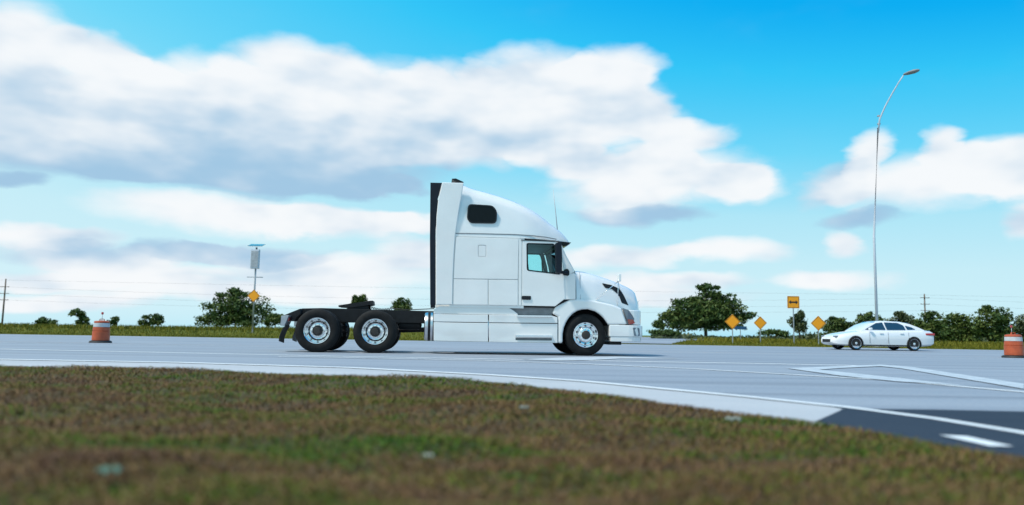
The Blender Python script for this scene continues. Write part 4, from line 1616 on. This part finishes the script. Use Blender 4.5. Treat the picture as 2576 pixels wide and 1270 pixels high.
p0 = loc(2208, 322, D_)
tube('pole', [(0, 0, 0), (0, 0, p0[2] * .5), (p0[0], 0, p0[2])], [.085, .07, .05], 'pole_grey', lp, 14)
arm = [(p0[0], 0, p0[2] - .3)] + [loc(x, y, D_ - d_) for x, y, d_ in ((2212, 300, .1), (2226, 268, .35), (2244, 235, .7), (2260, 208, 1.05), (2272, 190, 1.3))]
ar_ = tube('lamp_arm', arm, [.045, .045, .042, .04, .038, .035], 'pole_grey', lp, 10)
for py in (292, 312):
    q = loc(2210, py, D_)
    lathe('clamp', [(.085, -.04), (.095, -.03), (.095, .03), (.085, .04)], 'galvanised', ar_, q, 16, axis='z')
hd_ = arm[-1]
secs = []
for t_, wd, ht in ((0, .05, .05), (.12, .11, .07), (.35, .17, .10), (.65, .19, .11), (.85, .14, .08), (.95, .05, .04)):
    cx, cy, cz = hd_[0] + t_ * .62, hd_[1] - t_ * .70, hd_[2] + .05 + .06 * t_
    secs.append([(cx + .74 * wd * math.cos(a), cy + .66 * wd * math.cos(a), cz + ht * math.sin(a)) for a in np.linspace(0, 2 * math.pi, 13)[:-1]])
hd2 = loft('lamp_head', secs, 'grey_plastic', lp)
lathe('base_flange', [(.02, 0), (.24, 0), (.24, .04), (.16, .06), (.14, .3), (.02, .3)], 'galvanised', lp, n=16, axis='z')


# ------------------------------------------------------------------ utility poles and power lines
DP = 150.0
LEFT_Y = [704, 721, 738, 754]
RIGHT_Y = [742, 749, 765, 781]
MID_Y = [725, 753, 769, 782]
poles = []
for px, ys_, lab in ((4, LEFT_Y, 'wooden utility pole at the left edge of the picture'), (2328, RIGHT_Y, 'wooden utility pole beyond the treeline at the right')):
    b_ = at(px, 830, DP)
    gz_ = hill(b_.x, DP) - .05
    t = empty('utility_pole', (b_.x, b_.y, gz_))
    tag(t, lab, 'utility pole', 'wooden utility poles carrying the power lines')
    ztop = at(px, min(ys_) - 3, DP).z - gz_
    tube('pole', [(0, 0, 0), (0, 0, ztop * .5), (0, 0, ztop)], [.17, .15, .12], 'wood_pole', t, 10)
    for y in ys_[1:]:
        za = at(px, y, DP).z - gz_
        ca_ = box('cross_arm', -.9, .9, -.20, -.10, za - .06, za + .05, 'wood_pole', t)
        for dx in (-.8, .8):
            lathe('insulator', [(.03, 0), (.05, .04), (.03, .08), (.0005, .1)], 'grey_plastic', ca_, (dx, -.15, za + .05), 8, axis='z')
    poles.append((b_, px))
order = ['topmost', 'second from the top', 'third from the top', 'lowest']
for k in range(4):
    a_ = at(4, LEFT_Y[k], DP); c_ = at(2328, RIGHT_Y[k], DP); mz = at(1100, MID_Y[k], DP)
    pts = []
    tm = (mz.x - a_.x) / (c_.x - a_.x)
    lin = a_.z + (c_.z - a_.z) * tm
    sag = (lin - mz.z) / (4 * tm * (1 - tm))
    for i in range(-10, 51):
        t_ = i / 40
        if t_ < 0 or t_ > 1:
            u = abs(t_) if t_ < 0 else t_ - 1
            base = a_ if t_ < 0 else c_
            pts.append((a_.x + (c_.x - a_.x) * t_, DP - .15, base.z - 4 * sag * u * (1 - u)))
        else:
            pts.append((a_.x + (c_.x - a_.x) * t_, DP - .15, a_.z + (c_.z - a_.z) * t_ - 4 * sag * t_ * (1 - t_)))
    ln_ = tube('power_line', pts, .009, 'wire', None, 4)
    tag(ln_, 'thin dark power line across the sky, ' + order[k] + ' of the four', 'power line', 'power lines across the sky')


# ------------------------------------------------------------------ trees
def tree(name, label, D, blobs, base, leaves=3500, size=.30, mat='leaves_oak', group='trees on the far side of the road', lean=0.0, trunk=None, cat='tree'):
    """blobs: pixel ellipses (x, y, rx, ry) of the crown; base: pixel foot"""
    s = F_PX / D
    b0 = at(base[0], base[1], D)
    gz_ = hill(b0.x, D) - .05
    t = empty(name, (b0.x, b0.y, gz_))
    tag(t, label, cat, group)
    P_, N_ = [], []
    cs = []
    for (x, y, rx, ry) in blobs:
        c_ = at(x, y, D)
        cs.append((Vector((c_.x - b0.x, 0, c_.z - gz_)), rx / s, ry / s))
    tot = sum((a * b) ** .75 for _, a, b in cs)
    vv = []
    rn = []
    for c_, rx, rz in cs:
        n = int(leaves * (rx * rz) ** .75 / tot)
        ry = min(rx, max(rz * 1.1, .6 * rx))
        # clusters inside the ellipsoid, leaves inside the clusters
        nc = max(5, n // 45)
        cc_ = rng.normal(size=(nc, 3))
        cc_ /= np.linalg.norm(cc_, axis=1)[:, None]
        cc_ *= (rng.random(nc) ** .45)[:, None] * .92
        cc_ *= [rx, ry, rz]
        ci = rng.integers(0, nc, n)
        sp_r = np.array([.20 * rx + .12, .20 * ry + .12, .20 * rz + .10])
        pos = cc_[ci] + np.clip(rng.normal(size=(n, 3)), -1.7, 1.7) * sp_r * .62
        pos[:, 0] += c_.x; pos[:, 1] += c_.y; pos[:, 2] += c_.z
        pos[:, 2] = np.maximum(pos[:, 2], .05)
        vv.append(pos)
        rn.append(np.clip(rng.random(nc)[ci] * .7 + rng.random(n) * .45, 0, 1))
    pos = np.concatenate(vv); rn = np.concatenate(rn)
    n = len(pos)
    d1 = rng.normal(size=(n, 3)); d1 /= np.linalg.norm(d1, axis=1)[:, None]
    d2 = np.cross(d1, rng.normal(size=(n, 3))); d2 /= np.linalg.norm(d2, axis=1)[:, None]
    sz = size * (rng.uniform(.35, .8, n) + .7 * rng.random(n) ** 3)[:, None]
    q = np.stack([pos - d1 * sz, pos + d2 * sz * .45, pos + d1 * sz, pos - d2 * sz * .45], 1).reshape(-1, 3)
    np_tris('crown', q, np.arange(4 * n).reshape(-1, 4), mat, np.repeat(rn, 4), t)
    hi = max(c_.z for c_, _, _ in cs)
    wd = trunk or max(.10, .035 * hi)
    xt = sum(c_.x * a * b for c_, a, b in cs) / sum(a * b for _, a, b in cs)
    v1, f1 = tube_data([(0, 0, 0), (xt * .25, .05, hi * .3), (xt * .7, 0, hi * .65), (xt, 0, hi)], [wd, wd * .8, wd * .55, wd * .25], 8)
    for c_, a, b in cs:
        off_ = len(v1)
        v2, f2 = tube_data([(xt * .35, .03, hi * .38), ((c_.x + xt * .35) / 2, .15, (c_.z + hi * .38) / 2 + .1), (c_.x, 0, c_.z)], [wd * .5, wd * .32, wd * .12], 6)
        v1 += v2
        f1 += [tuple(i + off_ for i in ff__) for ff__ in f2]
    mesh('trunk', v1, f1, 'bark', t, smooth=True)
    return t


tree('oak_tree', 'dense dark round tree behind the beacon pole at the left', 120, [(600, 762, 68, 32), (560, 785, 62, 30), (632, 790, 60, 30), (535, 805, 48, 20), (600, 808, 75, 20), (585, 742, 40, 16)], (592, 829), 9000, .30)
tree('shrub_tree', 'small bushy tree just left of the truck mud flap', 115, [(688, 806, 30, 15), (700, 798, 16, 10)], (692, 830), 1800, .25)
tree('shrub_tree', 'low dark bush farthest left on the horizon', 140, [(118, 811, 30, 10), (104, 806, 16, 8)], (116, 822), 1500, .28)
tree('shrub_tree', 'ragged small tree just left of the orange drum', 130, [(197, 787, 24, 9), (212, 800, 18, 10), (206, 812, 22, 8)], (207, 823), 1800, .28)
tree('shrub_tree', 'low bush just right of the left orange drum', 140, [(289, 808, 15, 12)], (290, 824), 900, .28)
tree('shrub_tree', 'small round tree between the left drum and the beacon pole', 130, [(385, 800, 24, 12), (372, 812, 26, 9), (395, 812, 18, 9)], (384, 825), 2000, .28)
tree('shrub_tree', 'tree top seen above the truck fifth wheel', 120, [(905, 752, 20, 10), (902, 768, 22, 14), (910, 795, 18, 14)], (905, 833), 3000, .25)
tree('shrub_tree', 'rounded tree seen over the truck frame near the cab', 120, [(1010, 766, 25, 18), (1014, 785, 30, 20), (1000, 800, 26, 16), (1022, 805, 24, 16)], (1010, 835), 4200, .25)
tree('oak_tree', 'large spreading dark tree right of the truck hood', 100, [(1776, 722, 30, 11), (1790, 745, 55, 14), (1745, 768, 62, 17), (1815, 772, 62, 20), (1775, 795, 85, 22), (1690, 800, 34, 14),
      (1868, 792, 34, 10), (1740, 820, 70, 18), (1820, 815, 60, 18), (1662, 815, 22, 12), (1770, 780, 80, 30), (1830, 795, 55, 24), (1715, 795, 50, 22)], (1775, 845), 15000, .28)
tree('shrub_tree', 'slim dark tree behind the tall double arrow sign', 75, [(2010, 795, 14, 12), (2014, 818, 15, 20), (2000, 812, 14, 14)], (2012, 850), 2200, .16, 'leaves_grey')
for (x, y, rx, ry, D, lab, mt) in (
        (2110, 812, 38, 13, 105, 'low dark tree between the right diamond sign and the white car', 'leaves_oak'),
        (2185, 802, 30, 16, 100, 'small dark tree behind the roof of the white car', 'leaves_oak'),
        (2275, 806, 40, 20, 90, 'dark tree just behind the boot of the white car', 'leaves_grey'),
        (2345, 812, 44, 24, 85, 'bushy tree below the right utility pole', 'leaves_oak'),
        (2420, 815, 48, 26, 80, 'broad bushy tree right of the white car', 'leaves_oak'),
        (2500, 805, 50, 30, 78, 'tallest dark tree of the treeline beside the right drum', 'leaves_oak'),
        (2590, 820, 55, 25, 82, 'dark tree behind the drum at the right edge', 'leaves_grey')):
    tree('roadside_tree', lab, D, [(x, y, rx, ry), (x - rx * .5, y + ry * .8, rx * .7, ry * .7), (x + rx * .5, y + ry * .7, rx * .7, ry * .8), (x, y + ry * 1.4, rx, ry * .6),
                                   (x + random.uniform(-.4, .4) * rx, y - ry * .8, rx * .4, ry * .4)], (x, 858), 4200, .22, mt, 'trees of the treeline at the right')
for (x, y, rx, D, lab) in ((1665, 836, 38, 95, 'low green bush at the left foot of the large spreading tree'), (1945, 838, 40, 90, 'low green hedge bush behind the tall arrow sign'),
                           (2095, 842, 34, 88, 'low green bush right of the right diamond sign')):
    tree('hedge_bush', lab, D, [(x, y, rx, 7), (x + rx * .6, y + 2, rx * .6, 6)], (x, y + 10), 1800, .18, 'leaves_bright', 'low bushes along the verge at the right', cat='bush')


# scrub that reads as one mass below and behind the treeline
n = 16000
px_ = rng.uniform(1640, 2640, n)
dd = rng.uniform(92, 125, n)
xw = (px_ - 1287.5) / F_PX * dd
top = .9 + .5 * np.sin(xw * .35) + .5 * np.sin(xw * .83 + 2) + .35 * np.sin(xw * 2.1)
top = top * np.clip((px_ - 1880) / 260, .35, 1.15)
zz_ = rng.random(n) * np.clip(top, .25, 2.4)
pos = np.stack([xw, dd, zz_ + .1], 1)
d1 = rng.normal(size=(n, 3)); d1 /= np.linalg.norm(d1, axis=1)[:, None]
d2 = np.cross(d1, rng.normal(size=(n, 3))); d2 /= np.linalg.norm(d2, axis=1)[:, None]
sz = .26 * rng.uniform(.5, 1.3, n)[:, None]
q = np.stack([pos - d1 * sz, pos + d2 * sz * .5, pos + d1 * sz, pos - d2 * sz * .5], 1).reshape(-1, 3)
tag(np_tris('scrub', q, np.arange(4 * n).reshape(-1, 4), 'leaves_grey', np.repeat(rng.random(n), 4)),
    'low dark scrub growing along the foot of the treeline at the right', 'scrub', kind='stuff')


# ------------------------------------------------------------------ litter in the grass
def scrap(px, py, w_, d_, mat, label, h=.018, rz=0.0):
    g = on_ground(px, py, .09)
    t = []
    nx, ny = 7, 4
    for j in range(ny):
        for i in range(nx):
            t.append(((i / (nx - 1) - .5) * w_, (j / (ny - 1) - .5) * d_, h * (1 + .9 * math.sin(i * 2.1 + j * 1.7)) * .5 + .004))
    f = [(j * nx + i, j * nx + i + 1, (j + 1) * nx + i + 1, (j + 1) * nx + i) for j in range(ny - 1) for i in range(nx - 1)]
    o = mesh('litter_scrap', t, f, mat, smooth=True)
    o.location = (g.x, g.y, bank_z(g.x, g.y) + .035)
    o.rotation_euler = (R(14), 0, rz)
    so_ = o.modifiers.new('thickness', 'SOLIDIFY')
    so_.thickness = .002
    return tag(o, label, 'litter', 'scraps of litter in the grass')


scrap(275, 1220, .06, .025, 'litter_green', 'teal plastic scrap in the grass at the bottom left', .02, .2)
scrap(1078, 1142, .04, .014, 'litter_white', 'pale scrap in the grass below the front of the sleeper cab', .015, -.2)
scrap(1316, 1051, .05, .014, 'litter_white', 'small pale scrap in the grass near the middle of the bank', .015, .3)
scrap(1842, 1053, .08, .03, 'litter_white', 'pale scrap in the grass near the road edge at the right', .02, .1)
